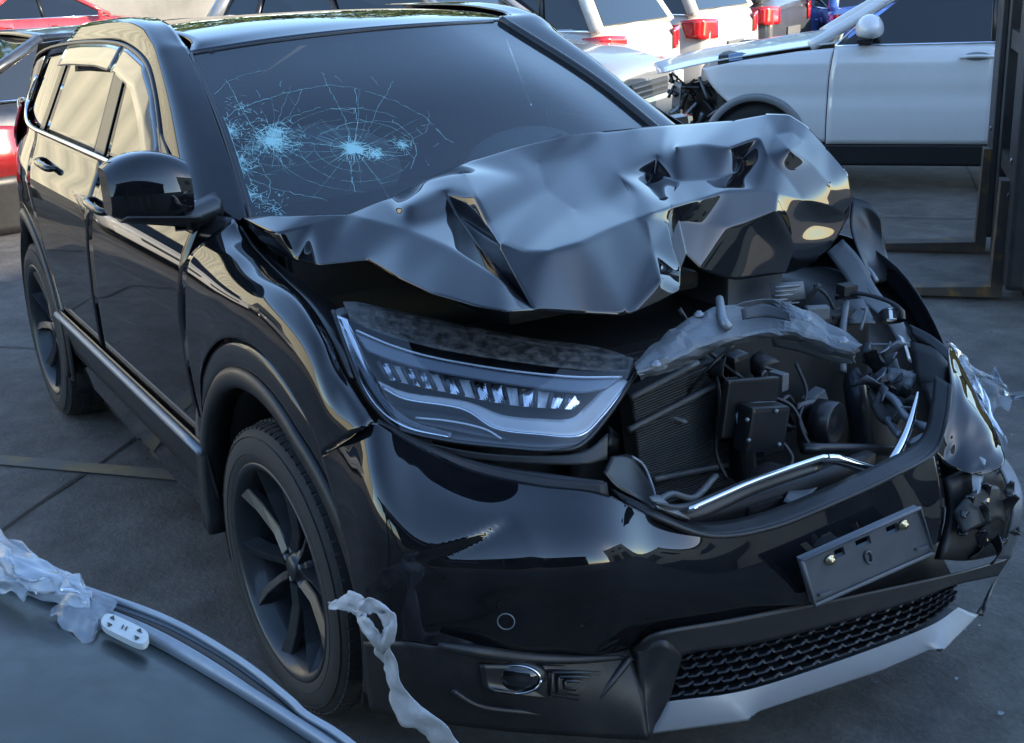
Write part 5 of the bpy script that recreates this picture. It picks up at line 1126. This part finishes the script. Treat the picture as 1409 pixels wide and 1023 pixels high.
# detached bonnet panel on trestles, film and tape along its edge
PANEL=thing('spare_bonnet','loose grey blue bonnet panel wrapped in film along its pale edge','car panel',(1.1,-2.0,0))
PO=V((-1.1,2.0,0))
def pan(o):
    o.parent=PANEL; o.location=o.location+PO; return o
GBLUE=mat('grey_blue_panel',(.016,.022,.023),.40,0,.08,.35,dust=(14,.45,(.05,.056,.056)),crough=.10)
EDGE=mat('pale_panel_edge',(.24,.275,.31),.38,.2,dust=(16,.35,(.15,.15,.15)))
pe=[(0.5188,-1.8455,0.985),(0.7747,-1.7249,0.985),(0.997,-1.6405,0.985),(1.1318,-1.5826,0.985),(1.2829,-1.5197,0.985),(1.4266,-1.4753,0.985),(1.5615,-1.4391,0.985),(1.6518,-1.4189,0.985),(1.7502,-1.4083,0.985)]
inn=[tuple(np.array(p)+np.array((.10+.02*k,-1.15,.05))) for k,p in enumerate(pe)]
mid1=[tuple(np.array(p)+np.array((.02,-.22,.035))) for p in pe]; mid2=[tuple(np.array(p)+np.array((.05,-.6,.06))) for p in pe]
pan(patch('panel_skin',[[tuple(np.array(p)+np.array((0,0,-.012))) for p in pe],pe,mid1,mid2,inn],GBLUE,None,40,50,.006))
oe=[(0.4203,-1.8373,1),(0.7052,-1.7141,1),(0.9468,-1.6293,1),(1.0915,-1.5668,1),(1.2648,-1.4852,1),(1.412,-1.4421,1),(1.5252,-1.4232,1),(1.5675,-1.419,1),(1.6286,-1.4032,1),(1.7413,-1.387,1)]
oe2=cr(oe,60); pe2=cr(pe,60)
G=np.array([pe2+np.array((0,0,.004)),pe2*.78+oe2*.22+np.array((0,0,.016)),pe2*.5+oe2*.5+np.array((0,0,.002)),pe2*.22+oe2*.78+np.array((0,0,-.004)),oe2,oe2+np.array((0,.004,-.03))])
pan(gridobj('edge_rail',G,EDGE,None,.003,0))
bm=bmesh.new(); tube_bm(bm,[tuple(p+np.array((0,-.004,.003))) for p in oe2],.0045,8); pan(bobj('edge_bead',bm,EDGE,None,True))
bm=bmesh.new(); tube_bm(bm,[tuple(p*.6+q*.4+np.array((0,0,.0))) for p,q in zip(oe2,pe2)][22:46],[.002,.006,.007,.006,.002],8); pan(bobj('dark_slot',bm,DARK,None,True))
# clip with arrow marks
ca,cb=V((1.2367,-1.5571,1.004)),V((1.3228,-1.5249,1.004)); cd=(cb-ca); cw=V((1.2467,-1.5236,1.004))-V((1.2782,-1.541,1.004))
CLIPM=mat('ivory_clip',(.42,.44,.43),.5,dust=(30,.3,(.2,.19,.17)))
def cpt(u,v,d): return ca+cd*u+cw*v+V((0,0,d))
bm=bmesh.new(); poly=[cpt(.5+.5*(abs(math.cos(a))**.45)*(1 if math.cos(a)>0 else -1),.5*(abs(math.sin(a))**.7)*(1 if math.sin(a)>0 else -1),0) for a in np.linspace(0,2*math.pi,28,endpoint=False)]
prism_bm(bm,poly,(0,0,.008)); clip=pan(bobj('edge_clip',bm,CLIPM))
for u,fl in ((.20,1),(.80,-1)):
    for sg in (1,-1):
        bm=bmesh.new(); c_=cpt(u,.16*sg,.0085)
        prism_bm(bm,[c_+cd*.055,c_-cd*.055,c_+cw*.22*sg],(0,0,.0012)); bobj('arrow_mark',bm,DARK,clip)
bm=bmesh.new()
for k in (-1,1): prism_bm(bm,[cpt(.5+.03*k,-.12,.0085),cpt(.5+.05*k,-.12,.0085),cpt(.5+.05*k,.12,.0085),cpt(.5+.03*k,.12,.0085)],(0,0,.001))
bobj('slot_mark',bm,DARK,clip)
# film over the corner and hanging down
o=film('wrap_film',[[(0.5997,-1.7425,1.01),(0.7967,-1.6616,1.02),(0.9463,-1.6246,1.03),(1.0383,-1.6026,1.035),(1.113,-1.572,1.03),(1.1526,-1.5564,1.02)],
 [(0.7615,-1.7578,1.015),(0.9426,-1.6814,1.03),(1.0612,-1.6432,1.04),(1.1173,-1.6173,1.04),(1.1592,-1.5868,1.03),(1.1892,-1.5587,1.02)],
 [(0.8607,-1.7703,1),(1.0052,-1.6938,1.01),(1.0844,-1.652,1.01),(1.1203,-1.6179,1.01),(1.1523,-1.593,1.008),(1.197,-1.5689,1.006)]],FILM2,11,.005,26,40); pan(o)
o=film('hanging_film',[[(1.16,-1.6025,1.004),(1.1374,-1.5726,1.012),(1.1583,-1.5494,1.014),(1.2082,-1.5328,1.01)],[(1.1985,-1.5997,1),(1.2095,-1.5832,1.008),(1.2218,-1.5655,1.008),(1.2249,-1.5521,1)],[(1.2525,-1.5905,0.995),(1.2691,-1.5905,0.998),(1.2758,-1.5868,0.998),(1.2585,-1.5788,0.995)]],FILM,12,.0025,20,20); pan(o)
TIM=mat('trestle_timber',(.16,.11,.07),.8,noise=(8,(.09,.06,.04),.3,.7))
for k,x in enumerate((.75,1.45)):
    t=thing('trestle','timber trestle under the %s of the loose bonnet panel'%('rear end','front end')[k],'trestle',(x,-2.15,0),0,'trestles under the loose panel')
    box('beam',(0,0,.925),(.09,1.0,.09),TIM,t)
    for sy in (-1,1):
        for sx in (-1,1):
            bm=bmesh.new(); tube_bm(bm,[(sx*.03,sy*.42,.90),(sx*.20,sy*.46,0)],.024,4); bobj('leg',bm,TIM,t)

# ================================================================== other cars in the yard
PAINTS={}
def paint(name,col,metal=0): 
    return mat('paint_'+name,col,.28,metal,.8,.5,dust=(6,.10,(.25,.23,.2)),crough=.06)
def make_simple_wheel(r):
    W0=bpy.data.objects.new('wheel',None); COL.objects.link(W0); W0.empty_display_size=.05
    bm=bmesh.new(); lathe_bm(bm,[(r*.68,.09),(r*.8,.10),(r*.95,.09),(r,.06),(r,-.06),(r*.95,-.09),(r*.8,-.10),(r*.68,-.09)],40); bobj('tyre',bm,RUBBER,W0,True)
    bm=bmesh.new(); lathe_bm(bm,[(r*.68,.09),(r*.66,.02),(r*.2,.04),(.001,.03)],36); lathe_bm(bm,[(r*.68,-.085),(r*.64,-.05),(r*.60,.0)],36); rim=bobj('rim',bm,mat('alloy_silver',(.35,.36,.38),.3,.8),W0,True)
    for k in range(5):
        a=2*math.pi*k/5; bm=bmesh.new()
        e=V((math.cos(a),0,math.sin(a))); n_=V((-math.sin(a),0,math.cos(a)))
        prism_bm(bm,[e*.03+n_*.03+V((0,-.06,0)),e*.03-n_*.03+V((0,-.06,0)),e*r*.65-n_*.022+V((0,-.075,0)),e*r*.65+n_*.022+V((0,-.075,0))],(0,.03,0)); bobj('spoke',bm,mat('alloy_silver',(0,0,0)),W0)
    return W0
GW=make_simple_wheel(.33); GW_used=[False]
def get_wheel():
    if not GW_used[0]: GW_used[0]=True; return GW
    return dup(GW)
def pane(name,c4,mt,parent,inset=.06,off=.006,th=.006):
    c4=[V(p) for p in c4]; c=sum(c4,V())/4
    n=(c4[1]-c4[0]).cross(c4[3]-c4[0]).normalized()
    q=[p+(c-p)*inset for p in c4]
    bm=bmesh.new(); prism_bm(bm,[p+n*off for p in q],n*-th); return bobj(name,bm,mt,parent)
def generic_car(name,label,loc,heading,pm,kind='suv',L=4.5,W=1.82,H=1.62,group=None,cat='car',tail=True,plate=True):
    """local +x forward, z up"""
    t=thing(name,label,cat,loc,heading,group)
    h=L/2; wb=.60*L/2; hw_=W/2
    belt=.64*H if kind=='suv' else .66*H
    if kind=='suv':   top=[(-h,.86*belt),(-h+.05,belt*.98),(-h+.25,belt*1.02),(-.5,belt*1.0),(.9,belt*.98),(1.0,belt*.975),(h-.5,belt*.90),(h-.12,belt*.80),(h,belt*.66)]
    elif kind=='pickup': top=[(-h,.86*belt),(-h+.05,belt),(-.5,belt),(.9,belt*1.0),(1.0,belt*.99),(h-.4,belt*.95),(h-.1,belt*.88),(h,belt*.7)]
    else:             top=[(-h,.80*belt),(-h+.06,belt*.96),(-h+.6,belt*1.02),(-.5,belt*1.0),(.8,belt*.97),(1.0,belt*.95),(h-.5,belt*.84),(h-.12,belt*.74),(h,belt*.58)]
    tz=lambda x: float(np.interp(x,[a for a,b in top],[b for a,b in top]))
    xs=sorted(set(list(np.linspace(-h,h,46))+[s*wb+d for s in (-1,1) for d in (-.40,-.37,-.3,-.2,-.1,0,.1,.2,.3,.37,.40)]))
    rows=[]
    for x in xs:
        e=abs(x)/h; wx=hw_*(1-.16*max(0,(e-.72)/.28)**2.2)
        zb=.24+ .10*max(0,(e-.85)/.15)
        for s in (-1,1):
            d=abs(x-s*wb)
            if d<.395: zb=max(zb,.33+math.sqrt(max(.395**2-d*d,0)))
        z1=tz(x); zs=[zb,zb+(z1-zb)*.12,zb+(z1-zb)*.4,zb+(z1-zb)*.68,zb+(z1-zb)*.86,z1-.012,z1+.012,z1+.03]
        ys=[wx*.965,wx*.99,wx,wx*.995,wx*.97,wx*.90,wx*.55,0]
        half=[(x,y,z) for y,z in zip(ys,zs)]
        rows.append(half+[(x,-y,z) for x,y,z in half[-2::-1]])
    G=np.array(rows); o=gridobj('body',G,pm,t,.004,0)
    for r_ in (rows[0],rows[-1]):
        bm=bmesh.new(); bm.faces.new([bm.verts.new(p) for p in r_]); bobj('end_panel',bm,pm,t)
    box('floor',(0,0,.30),(L*.9,W*.8,.12),DARK,t)
    # greenhouse
    if kind=='suv': xa,xb,xc,xd=(1.02,.25,-h+.50,-h+.16); 
    elif kind=='pickup': xa,xb,xc,xd=(1.0,.35,-.55,-.72)
    else: xa,xb,xc,xd=(.95,.15,-1.05,-h+.60)
    zb_=belt*.985; zt=H-.05; w0=hw_*.91; w1=hw_*.70
    cor=lambda sy:[(xa,sy*w0*.94,zb_),(xd,sy*w0,zb_),(xc,sy*w1,zt),(xb,sy*w1,zt)]
    l=cor(1); r_=cor(-1)
    crown=.05; midr=[((xb+xc)/2,y*w1,zt+crown*(1-(y*y))) for y in (1,.5,0,-.5,-1)]
    fr_=[(xb+.05*(1-y*y),y*w1,zt+.03*(1-y*y)) for y in (1,.5,0,-.5,-1)]
    bk_=[(xc-.04*(1-y*y),y*w1,zt+.03*(1-y*y)) for y in (1,.5,0,-.5,-1)]
    patch('roof',[fr_,midr,bk_],pm,t,10,16,.02)
    bw=.075
    for cc,sy in ((l,1),(r_,-1)):
        P=[V(p) for p in cc]
        for a,b,nm in ((P[0],P[3],'front_pillar'),(P[1],P[2],'rear_pillar')):
            bm=bmesh.new(); tube_bm(bm,[a,b],.045 if nm=='front_pillar' else .075,8,2); bobj(nm,bm,pm,t,True)
        bm=bmesh.new(); tube_bm(bm,[P[3],P[2]],.035,8,4); bobj('roof_rail',bm,pm,t,True)
        nwin=2 if kind!='suv' else 3
        us=[0,.44,.80,1] if nwin==3 else [0,.5,1]
        bot=lambda u:P[0].lerp(P[1],u); tp=lambda u:P[3].lerp(P[2],u)
        for k in range(nwin):
            q=[bot(us[k]),bot(us[k+1]),tp(us[k+1]),tp(us[k])]
            if sy<0: q=[q[1],q[0],q[3],q[2]]
            pane('side_window',q,DGLASS,t,.07,-.004)
        for k in range(1,nwin):
            bm=bmesh.new(); tube_bm(bm,[bot(us[k]),tp(us[k])],.030,6,2); bobj('door_pillar',bm,TRIM2,t,True)
        bm=bmesh.new(); tube_bm(bm,[P[0]+V((0,sy*.012,.004)),P[1]+V((0,sy*.012,.004))],.012,6,2); bobj('belt_moulding',bm,CHROME,t,True)
        # door seams and handles
        for sx in (.78,-.28,-1.18):
            if kind=='pickup' and sx<-1: continue
            yb=hw_*1.001
            bm=bmesh.new(); tube_bm(bm,[(sx,sy*yb*.985,.34),(sx,sy*yb*1.0,.55),(sx-.01,sy*yb*.995,belt*.80),(sx-.03,sy*yb*.972,belt*.90)],.004,5); bobj('door_seam',bm,DARK,t,True)
        for sx in (-.15,-1.05):
            bm=bmesh.new(); tube_bm(bm,[(sx-.09,sy*hw_*1.0,belt*.82),(sx,sy*(hw_+.025),belt*.825),(sx+.09,sy*hw_*1.0,belt*.82)],.011,6,8); bobj('handle',bm,pm,t,True)
        box('door_mirror',(xa-.22,sy*(hw_+.06),belt*1.02),(.10,.18,.13),pm,t,None,.035)
        box('sill',(0,sy*hw_*.965,.27),(wb*2-.85,.05,.10),TRIM,t)
    q=[l[0],r_[0],r_[3],l[3]]; pane('windscreen',[q[0],q[3],q[2],q[1]],DGLASS,t,.05,.006)
    q=[l[1],l[2],r_[2],r_[1]]; pane('rear_window',[q[3],q[2],q[1],q[0]],DGLASS,t,.10,.05 if kind=='suv' else .006)
    # pillars close the back of an SUV: tailgate frame
    if kind!='sedan':
        patch('tailgate_frame',[[l[1],r_[1]],[l[2],r_[2]]],pm,t,3,3,.02)
    # lamps
    for sy in (1,-1):
        patch('headlight',[[(h-.36,sy*hw_*.955,tz(h-.36)*.93),(h-.12,sy*hw_*.90,tz(h-.12)*.95),(h-.005,sy*hw_*.62,tz(h)*1.0)],[(h-.30,sy*hw_*.965,tz(h-.3)*.80),(h-.10,sy*hw_*.92,tz(h-.12)*.80),(h+.005,sy*hw_*.62,tz(h)*.86)]],WHITEL,t,6,12,.02)
        patch('tail_light',[[(-h+.30,sy*hw_*.975,belt*.93),(-h+.06,sy*hw_*.93,belt*.95),(-h-.015,sy*hw_*.62,belt*.93)],[(-h+.22,sy*hw_*.995,belt*.76),(-h+.05,sy*hw_*.94,belt*.74),(-h-.02,sy*hw_*.62,belt*.74)]],REDL,t,6,12,.02)
    box('grille',(h-.005,0,tz(h)*.86),(.05,W*.5,.16),DARK,t,None,.02)
    for k in range(3): box('grille_bar',(h+.024,0,tz(h)*.86-.05+.05*k),(.012,W*.48,.014),CHROME,t)
    box('front_bumper',(h-.04,0,.42),(.16,W*.84,.22),pm,t,None,.05)
    box('rear_bumper',(-h+.03,0,.44),(.16,W*.86,.24),pm,t,None,.05)
    if plate: box('plate_recess',(-h-.012,0,belt*.62),(.03,.5,.14),mat('shadow_grey',(.10,.10,.10),.6),t,None,.01)
    for sx in (-1,1):
        for sy in (-1,1):
            wv=get_wheel(); wv.parent=t; wv.location=(sx*wb,sy*(hw_-.12),.33); wv.rotation_euler=(0,random.uniform(0,6),0 if sy<0 else math.pi)
    return t
WHITE=paint('white',(.44,.43,.40)); SILV_SHADED=paint('silver',(.17,.18,.19),.2); RED=paint('red',(.33,.025,.03)); RED2=paint('bright_red',(.19,.006,.008)); BLK=paint('black',(.012,.013,.016)); DGREY=paint('dark_grey',(.05,.054,.06)); BLUE=paint('blue',(.03,.09,.36)); NAVY=paint('navy',(.02,.03,.07))  # silver is darkened: shade on the pickup is put into its paint
GB='cars parked across the yard'
generic_car('parked_car','black saloon with chrome window line behind the wreck\'s tail',(-8.3,.30,0),R(-84),BLK,'sedan',4.7,1.82,1.36,GB)
generic_car('parked_car','dull red saloon with amber lamp corner in the row behind',(-26.0,4.3,0),R(82),RED,'sedan',4.6,1.8,1.42,GB)
rb_=patch('red_car_standin',[[(-7.0,-1.1,.72),(-6.85,-.8,.77),(-6.8,-.5,.79),(-6.84,-.22,.77),(-7.0,-.10,.72)],[(-6.98,-1.1,.56),(-6.78,-.8,.56),(-6.73,-.5,.56),(-6.78,-.22,.56),(-6.98,-.09,.56)],[(-7.0,-1.1,.42),(-6.86,-.8,.42),(-6.8,-.5,.42),(-6.86,-.22,.42),(-7.0,-.10,.42)]],RED2,None,16,30,.01)
patch('lower_lip',[[(-7.0,-1.1,.42),(-6.86,-.8,.42),(-6.8,-.5,.42),(-6.86,-.22,.42),(-7.0,-.10,.42)],[(-7.0,-1.1,.01),(-6.9,-.8,.01),(-6.85,-.5,.01),(-6.9,-.22,.01),(-7.0,-.12,.01)]],TRIM,rb_,8,24,.01)
tag(rb_,'bright red bumper shell standing in for a red car behind the wreck','bumper')  # bumper shell put in for a red car, to keep its reflection small
generic_car('parked_car','dark car with roof rails in the far row',(-27,10.6,0),R(80),DGREY,'suv',4.5,1.8,1.6,GB)
generic_car('parked_car','silver pickup showing its grille beside the white tailgates',(-8.6,4.0,0),R(32),SILV_SHADED,'suv',4.6,1.84,1.62,GB)
generic_car('parked_car','white SUV with tinted rear window next to the silver car',(-10.0,5.2,0),R(208),WHITE,'suv',4.5,1.84,1.66,GB)
generic_car('parked_car','white SUV with red tail lamp and plate recess mid row',(-11.2,7.3,0),R(208),WHITE,'suv',4.6,1.86,1.70,GB)
generic_car('parked_car','dark grey SUV between the white one and the navy one',(-12.4,9.4,0),R(208),DGREY,'suv',4.5,1.84,1.72,GB)
generic_car('parked_car','navy SUV far along the row of tailgates',(-13.6,11.8,0),R(208),NAVY,'suv',4.4,1.8,1.66,GB)
generic_car('parked_car','cream van like SUV at the far end of the row',(-15.0,14.0,0),R(208),paint('cream',(.5,.44,.32)),'suv',4.6,1.9,1.9,GB)
generic_car('parked_car','blue saloon beyond the white wreck\'s bonnet',(-11.5,12.8,0),R(150),BLUE,'sedan',4.4,1.8,1.4,GB)

for k,(x,y,h_,pm_,tx) in enumerate(((-10.8,-4.3,12,WHITE,'white SUV parked out in the sun before the warehouse corner'),(-11.2,-7.0,14,SILV_SHADED,'silver saloon parked beside the white SUV before the warehouse'),(-16.0,-11.8,8,WHITE,'white saloon parked against the warehouse door'))):
    generic_car('parked_car',tx,(x,y,0),R(h_),pm_,('suv','sedan','sedan')[k],4.5,1.82,(1.65,1.45,1.43)[k],'cars parked at the warehouse')
# white SUV stripped of its front bumper
WS_=thing('stripped_suv','white SUV without front bumper or headlamp, parked beside the forklift','car',(-4.0,5.2,0),math.atan2(-.68,-.735))
WP=paint('pearl_white',(.54,.545,.55))
def wy(z): return float(np.interp(z,[.2,.36,.5,.62,.72,.80,.95,1.02,1.08],[-.05,-.025,-.005,0,-.012,-.004,-.010,-.03,-.06]))
def wpanel(name,s0,s1,z0,z1,mt,ns=26,nz_=20,parent=None,off=0):
    G=[]
    for j in range(nz_):
        t=j/(nz_-1); row=[]
        for i in range(ns):
            u=i/(ns-1); s=s0(t)+(s1(t)-s0(t))*u; za=z0(s); zb=z1(s); z=za+(zb-za)*t
            row.append((s,wy(z)-(.30*max(0,(s-.95)/.7)**2)+off,z))
        G.append(row)
    return gridobj(name,np.array(G),mt,parent or WS_,.004,0)
arch=lambda s,c=.80,r=.385,b=.38: .345+math.sqrt(max(r*r-(s-c)**2,0)) if abs(s-c)<r-.005 else b
wpanel('front_fender',lambda t:.285-.02*t*t-.06*max(0,t-.7),lambda t:1.00+.20*t,lambda s:arch(s),lambda s:float(np.interp(s,[.1,.5,.9,1.2,1.5],[1.065,1.035,.98,.925,.865])),WP,50,22)
wpanel('front_door',lambda t:.278-.02*t*t-.06*max(0,t-.7),lambda t:-.86,lambda s:.365,lambda s:1.065,WP)
wpanel('rear_door',lambda t:-.868,lambda t:-1.80,lambda s:.365,lambda s:1.075,WP)
wpanel('rear_quarter_panel',lambda t:-1.808,lambda t:-2.75,lambda s:arch(s,-1.92,.385,.40),lambda s:1.085,WP,40)
wpanel('sill_cladding',lambda t:.40,lambda t:-1.52,lambda s:.20,lambda s:.36,TRIM,20,8,None,-.012)
G=[]
for r_,of in ((.34,-.03),(.34,.006),(.375,.012),(.392,.004)):
    G.append([(.80+r_*math.cos(a),of-(.30*max(0,(.80+r_*math.cos(a)-.95)/.7)**2),.345+r_*math.sin(a)) for a in np.linspace(R(2),R(178),30)])
gridobj('wheel_arch_trim',np.array(G),mat('grey_arch',(.16,.17,.18),.5),WS_,.003,0)
G=[[(.80+.36*math.cos(a),y,.345+.36*math.sin(a)) for a in np.linspace(0,math.pi,20)] for y in (-.01,-.4)]
gridobj('wheel_arch_liner',np.array(G),DARK,WS_,.003,0)
hs=[]
for s,z,ya in ((1.62,.85,-.48),(1.50,.885,-.20),(1.25,.945,-.10),(.9,1.005,-.07),(.5,1.06,-.07),(.20,1.09,-.08)):
    hs.append([(s+.10*max(0,1-abs(k))*(1 if s>1.2 else 0),-.9+(.9+ya)*k,z+.045*(1-k*k)) for k in (1,.93,.6,0,-.6,-1)])
patch('bonnet',hs,WP,WS_,24,30,.01)
box('bonnet_tape',(.96,-.105,1.0),(.10,.06,.05),mat('blue_tape',(.16,.25,.42),.6),WS_,Matrix.Rotation(R(8),3,'Y'))
# glasshouse
wl=[(.34,-.20,1.10),(-.42,-.30,1.50),(-1.9,-.30,1.52),(-2.45,-.2,1.12)]
pane('windscreen',[(.32,-.16,1.10),(.32,-1.64,1.10),(-.40,-1.48,1.52),(-.40,-.32,1.52)],DGLASS,WS_,.02)
for sy,nm in ((0,'front_pillar'),(1,'front_pillar')):
    f=lambda p:(p[0],(-1.8-p[1]) if sy else p[1],p[2])
    bm=bmesh.new(); tube_bm(bm,[f((.42,-.10,1.06)),f((.05,-.19,1.28)),f((-.38,-.29,1.51)),f((-1.1,-.30,1.555)),f((-2.0,-.30,1.52)),f((-2.5,-.22,1.28))],.042,10,26); bobj('pillar_and_roof_rail',bm,WP,WS_,True)
patch('roof',[[(-.38,-.28,1.53),(-.34,-.9,1.57),(-.38,-1.52,1.53)],[(-1.1,-.28,1.575),(-1.1,-.9,1.63),(-1.1,-1.52,1.575)],[(-2.1,-.3,1.54),(-2.1,-.9,1.59),(-2.1,-1.5,1.54)]],WP,WS_,12,14,.02)
def wwin(name,a): 
    bm=bmesh.new(); vv=[V(p) for p in a]; prism_bm(bm,vv,(0,-.008,0)); return bobj(name,bm,DGLASS,WS_)
wwin('side_window',[(.20,-.085,1.075),(-.83,-.085,1.075),(-.83,-.275,1.49),(-.32,-.275,1.47)])
wwin('side_window',[(-.90,-.085,1.08),(-1.75,-.085,1.085),(-1.75,-.275,1.49),(-.90,-.275,1.50)])
wwin('quarter_window',[(-1.80,-.085,1.09),(-2.3,-.10,1.10),(-2.1,-.26,1.44),(-1.80,-.275,1.48)])
bm=bmesh.new(); tube_bm(bm,[(.24,-.062,1.068),(-.4,-.055,1.072),(-1.2,-.055,1.078),(-2.2,-.07,1.09)],.009,8,20); bobj('belt_moulding',bm,CHROME,WS_,True)
bm=bmesh.new(); tube_bm(bm,[(.24,-.062,1.068),(.02,-.17,1.26),(-.30,-.265,1.46)],.008,8,12); bobj('window_moulding',bm,CHROME,WS_,True)
bm=bmesh.new(); tube_bm(bm,[(-.865,-.07,1.08),(-.865,-.275,1.5)],.035,8,3); bobj('door_pillar',bm,TRIM2,WS_,True)
prism('mirror_corner',[(.20,-.06,1.07),(-.02,-.06,1.07),(.05,-.10,1.16)],(0,-.02,0),TRIM2,WS_)
# mirror
bm=bmesh.new(); bmesh.ops.create_uvsphere(bm,u_segments=24,v_segments=14,radius=1,matrix=Matrix.Translation((.0,.09,1.19))@Matrix.Diagonal((.10,.17,.105,1)))
for v in bm.verts:
    if v.co.z<1.16: v.co.z=1.16-(1.16-v.co.z)*.5
MC=bobj('door_mirror',bm,WP,WS_,True)
box('lower_shell',(.03,.06,1.118),(.11,.20,.035),TRIM2,MC,None,.014)
box('stalk',(.03,-.04,1.10),(.09,.10,.04),TRIM2,MC,None,.012)
for sx in (-.74,-1.66):
    bm=bmesh.new(); tube_bm(bm,[(sx+.11,-.004,.975),(sx+.09,.03,.985),(sx,.034,.99),(sx-.09,.03,.985),(sx-.11,-.004,.98)],.012,8,14); bobj('handle',bm,WP,WS_,True)
    bm=bmesh.new(); bmesh.ops.create_uvsphere(bm,u_segments=16,v_segments=8,radius=1,matrix=Matrix.Translation((sx,-.006,.985))@Matrix.Diagonal((.085,.008,.030,1))); bobj('handle_cup',bm,mat('grey_arch',(0,0,0)),WS_,True)
# bare nose: crash structure and scraps
box('inner_block',(-.7,-.9,.66),(3.6,1.62,.72),DARK,WS_,None,.05)
box('nose_core',(1.08,-1.0,.50),(.4,.9,.42),DARK,WS_,None,.04)
patch('inner_wing',[[(.95,-.34,.80),(1.2,-.36,.80),(1.42,-.42,.76)],[(.95,-.36,.35),(1.2,-.40,.34),(1.40,-.46,.36)]],DARK,WS_,4,8,.01)
random.seed(5)
for k in range(70):
    s=random.uniform(1.02,1.50); z=random.uniform(.34,.84); y=-.12-random.uniform(0,.22)-.25*max(0,(s-1.2))
    a=V((random.uniform(-1,1),random.uniform(-.4,.4),random.uniform(-1,1))).normalized()*random.uniform(.03,.10)
    bm=bmesh.new(); tube_bm(bm,[V((s,y,z))-a,V((s,y+random.uniform(-.03,.03),z)),V((s,y,z))+a],random.uniform(.006,.02),7,6)
    bobj('nose_scrap',bm,random.choice((DARK,TRIM2,GREYM,DARK,STEEL,TRIM2)),WS_,True)
patch('lamp_bowl',[[(1.44,-.26,.82),(1.38,-.20,.80)],[(1.47,-.30,.60),(1.40,-.24,.58)],[(1.42,-.30,.45),(1.38,-.26,.44)]],STEEL,WS_,10,6,.01)
for sx in (.80,-1.92):
    for yy,rz in ((-.16,math.pi),(-1.66,0)):
        wv=get_wheel(); wv.parent=WS_; wv.location=(sx,yy,.33); wv.rotation_euler=(0,random.uniform(0,6),rz)
patch('far_side',[[(1.4,-1.75,.40),(-2.7,-1.75,.40)],[(1.4,-1.8,.75),(-2.7,-1.8,.75)],[(1.3,-1.74,.95),(-2.7,-1.74,1.08)]],WP,WS_,8,10,.01)
patch('tailgate',[[(-2.72,-.1,1.08),(-2.75,-.9,1.1),(-2.72,-1.7,1.08)],[(-2.78,-.1,.7),(-2.85,-.9,.7),(-2.78,-1.7,.7)],[(-2.70,-.1,.35),(-2.76,-.9,.33),(-2.70,-1.7,.35)]],WP,WS_,8,10,.02)

# forklift
FK=thing('forklift','dark forklift with worn forks lowered to the concrete','forklift',(-1.81,3.95,0),math.atan2(-.69,-.72))
FBLK=mat('forklift_black',(.012,.012,.013),.45,.2,dust=(10,.3,(.05,.045,.04)))
FRUST=mat('worn_fork_steel',(.05,.043,.034),.55,.3,noise=(9,(.17,.10,.03),.50,.68))
FYEL=mat('forklift_yellow',(.42,.24,.02),.45,dust=(5,.4,(.1,.09,.08)))
for sy in (-1,1):
    bm=bmesh.new()
    prof=[(1.12,.02),(1.10,.035),(.06,.075),(.05,.62),(0,.62),(0,.03),(.02,.02)]
    prism_bm(bm,[(x,sy*.53-.06,z) for x,z in prof],(0,.12,0)); bobj('fork',bm,FRUST,FK)
    bm=bmesh.new(); box_bm(bm,(-.09,sy*.36,1.15),.14,.12,2.2,bev=.01); bobj('mast_channel',bm,FBLK,FK)
    bm=bmesh.new(); box_bm(bm,(-.04,sy*.62,.98),.10,.34,1.75,bev=.025); pl_=bobj('carriage_plate',bm,FBLK,FK)
    for z in (.55,.72): 
        bm=bmesh.new(); lathe_bm(bm,[(.001,-.035),(.014,-.034),(.017,-.03),(.017,.02)],12,c=(-.0,sy*.60,z)); bobj('bolt',bm,STEEL,pl_,True).rotation_euler=(0,0,0)
for sy in (-1,1): box('mast_side_plate',(-.28,sy*.66,1.02),(.46,.06,1.85),FBLK,FK,None,.015)
for z in (.25,.60,1.25,2.2): box('cross_bar',(-.06,0,z),(.06,1.1,.10),FBLK,FK)
box('chassis',(-1.35,0,.62),(1.9,1.05,.75),FYEL,FK,None,.06)
box('counterweight',(-2.3,0,.75),(.5,1.1,.8),FBLK,FK,None,.12)
box('seat',(-1.45,0,1.1),(.5,.5,.2),FBLK,FK,None,.05)
for sx in (-.75,-1.95):
    for sy in (-1,1):
        bm=bmesh.new(); tube_bm(bm,[(sx,sy*.48,1.0),(sx-.05,sy*.45,2.1)],.03,8); bobj('guard_post',bm,FBLK,FK)
box('overhead_guard',(-1.4,0,2.12),(1.4,1.0,.06),FBLK,FK,None,.02)
for sx,r in ((-.55,.33),(-2.0,.27)):
    for sy in (-1,1):
        bm=bmesh.new(); lathe_bm(bm,[(.001,-.09),(r*.5,-.10),(r*.95,-.10),(r,-.07),(r,.07),(r*.95,.10),(.001,.10)],32,c=(sx,sy*.52,r)); bobj('wheel',bm,RUBBER,FK,True)
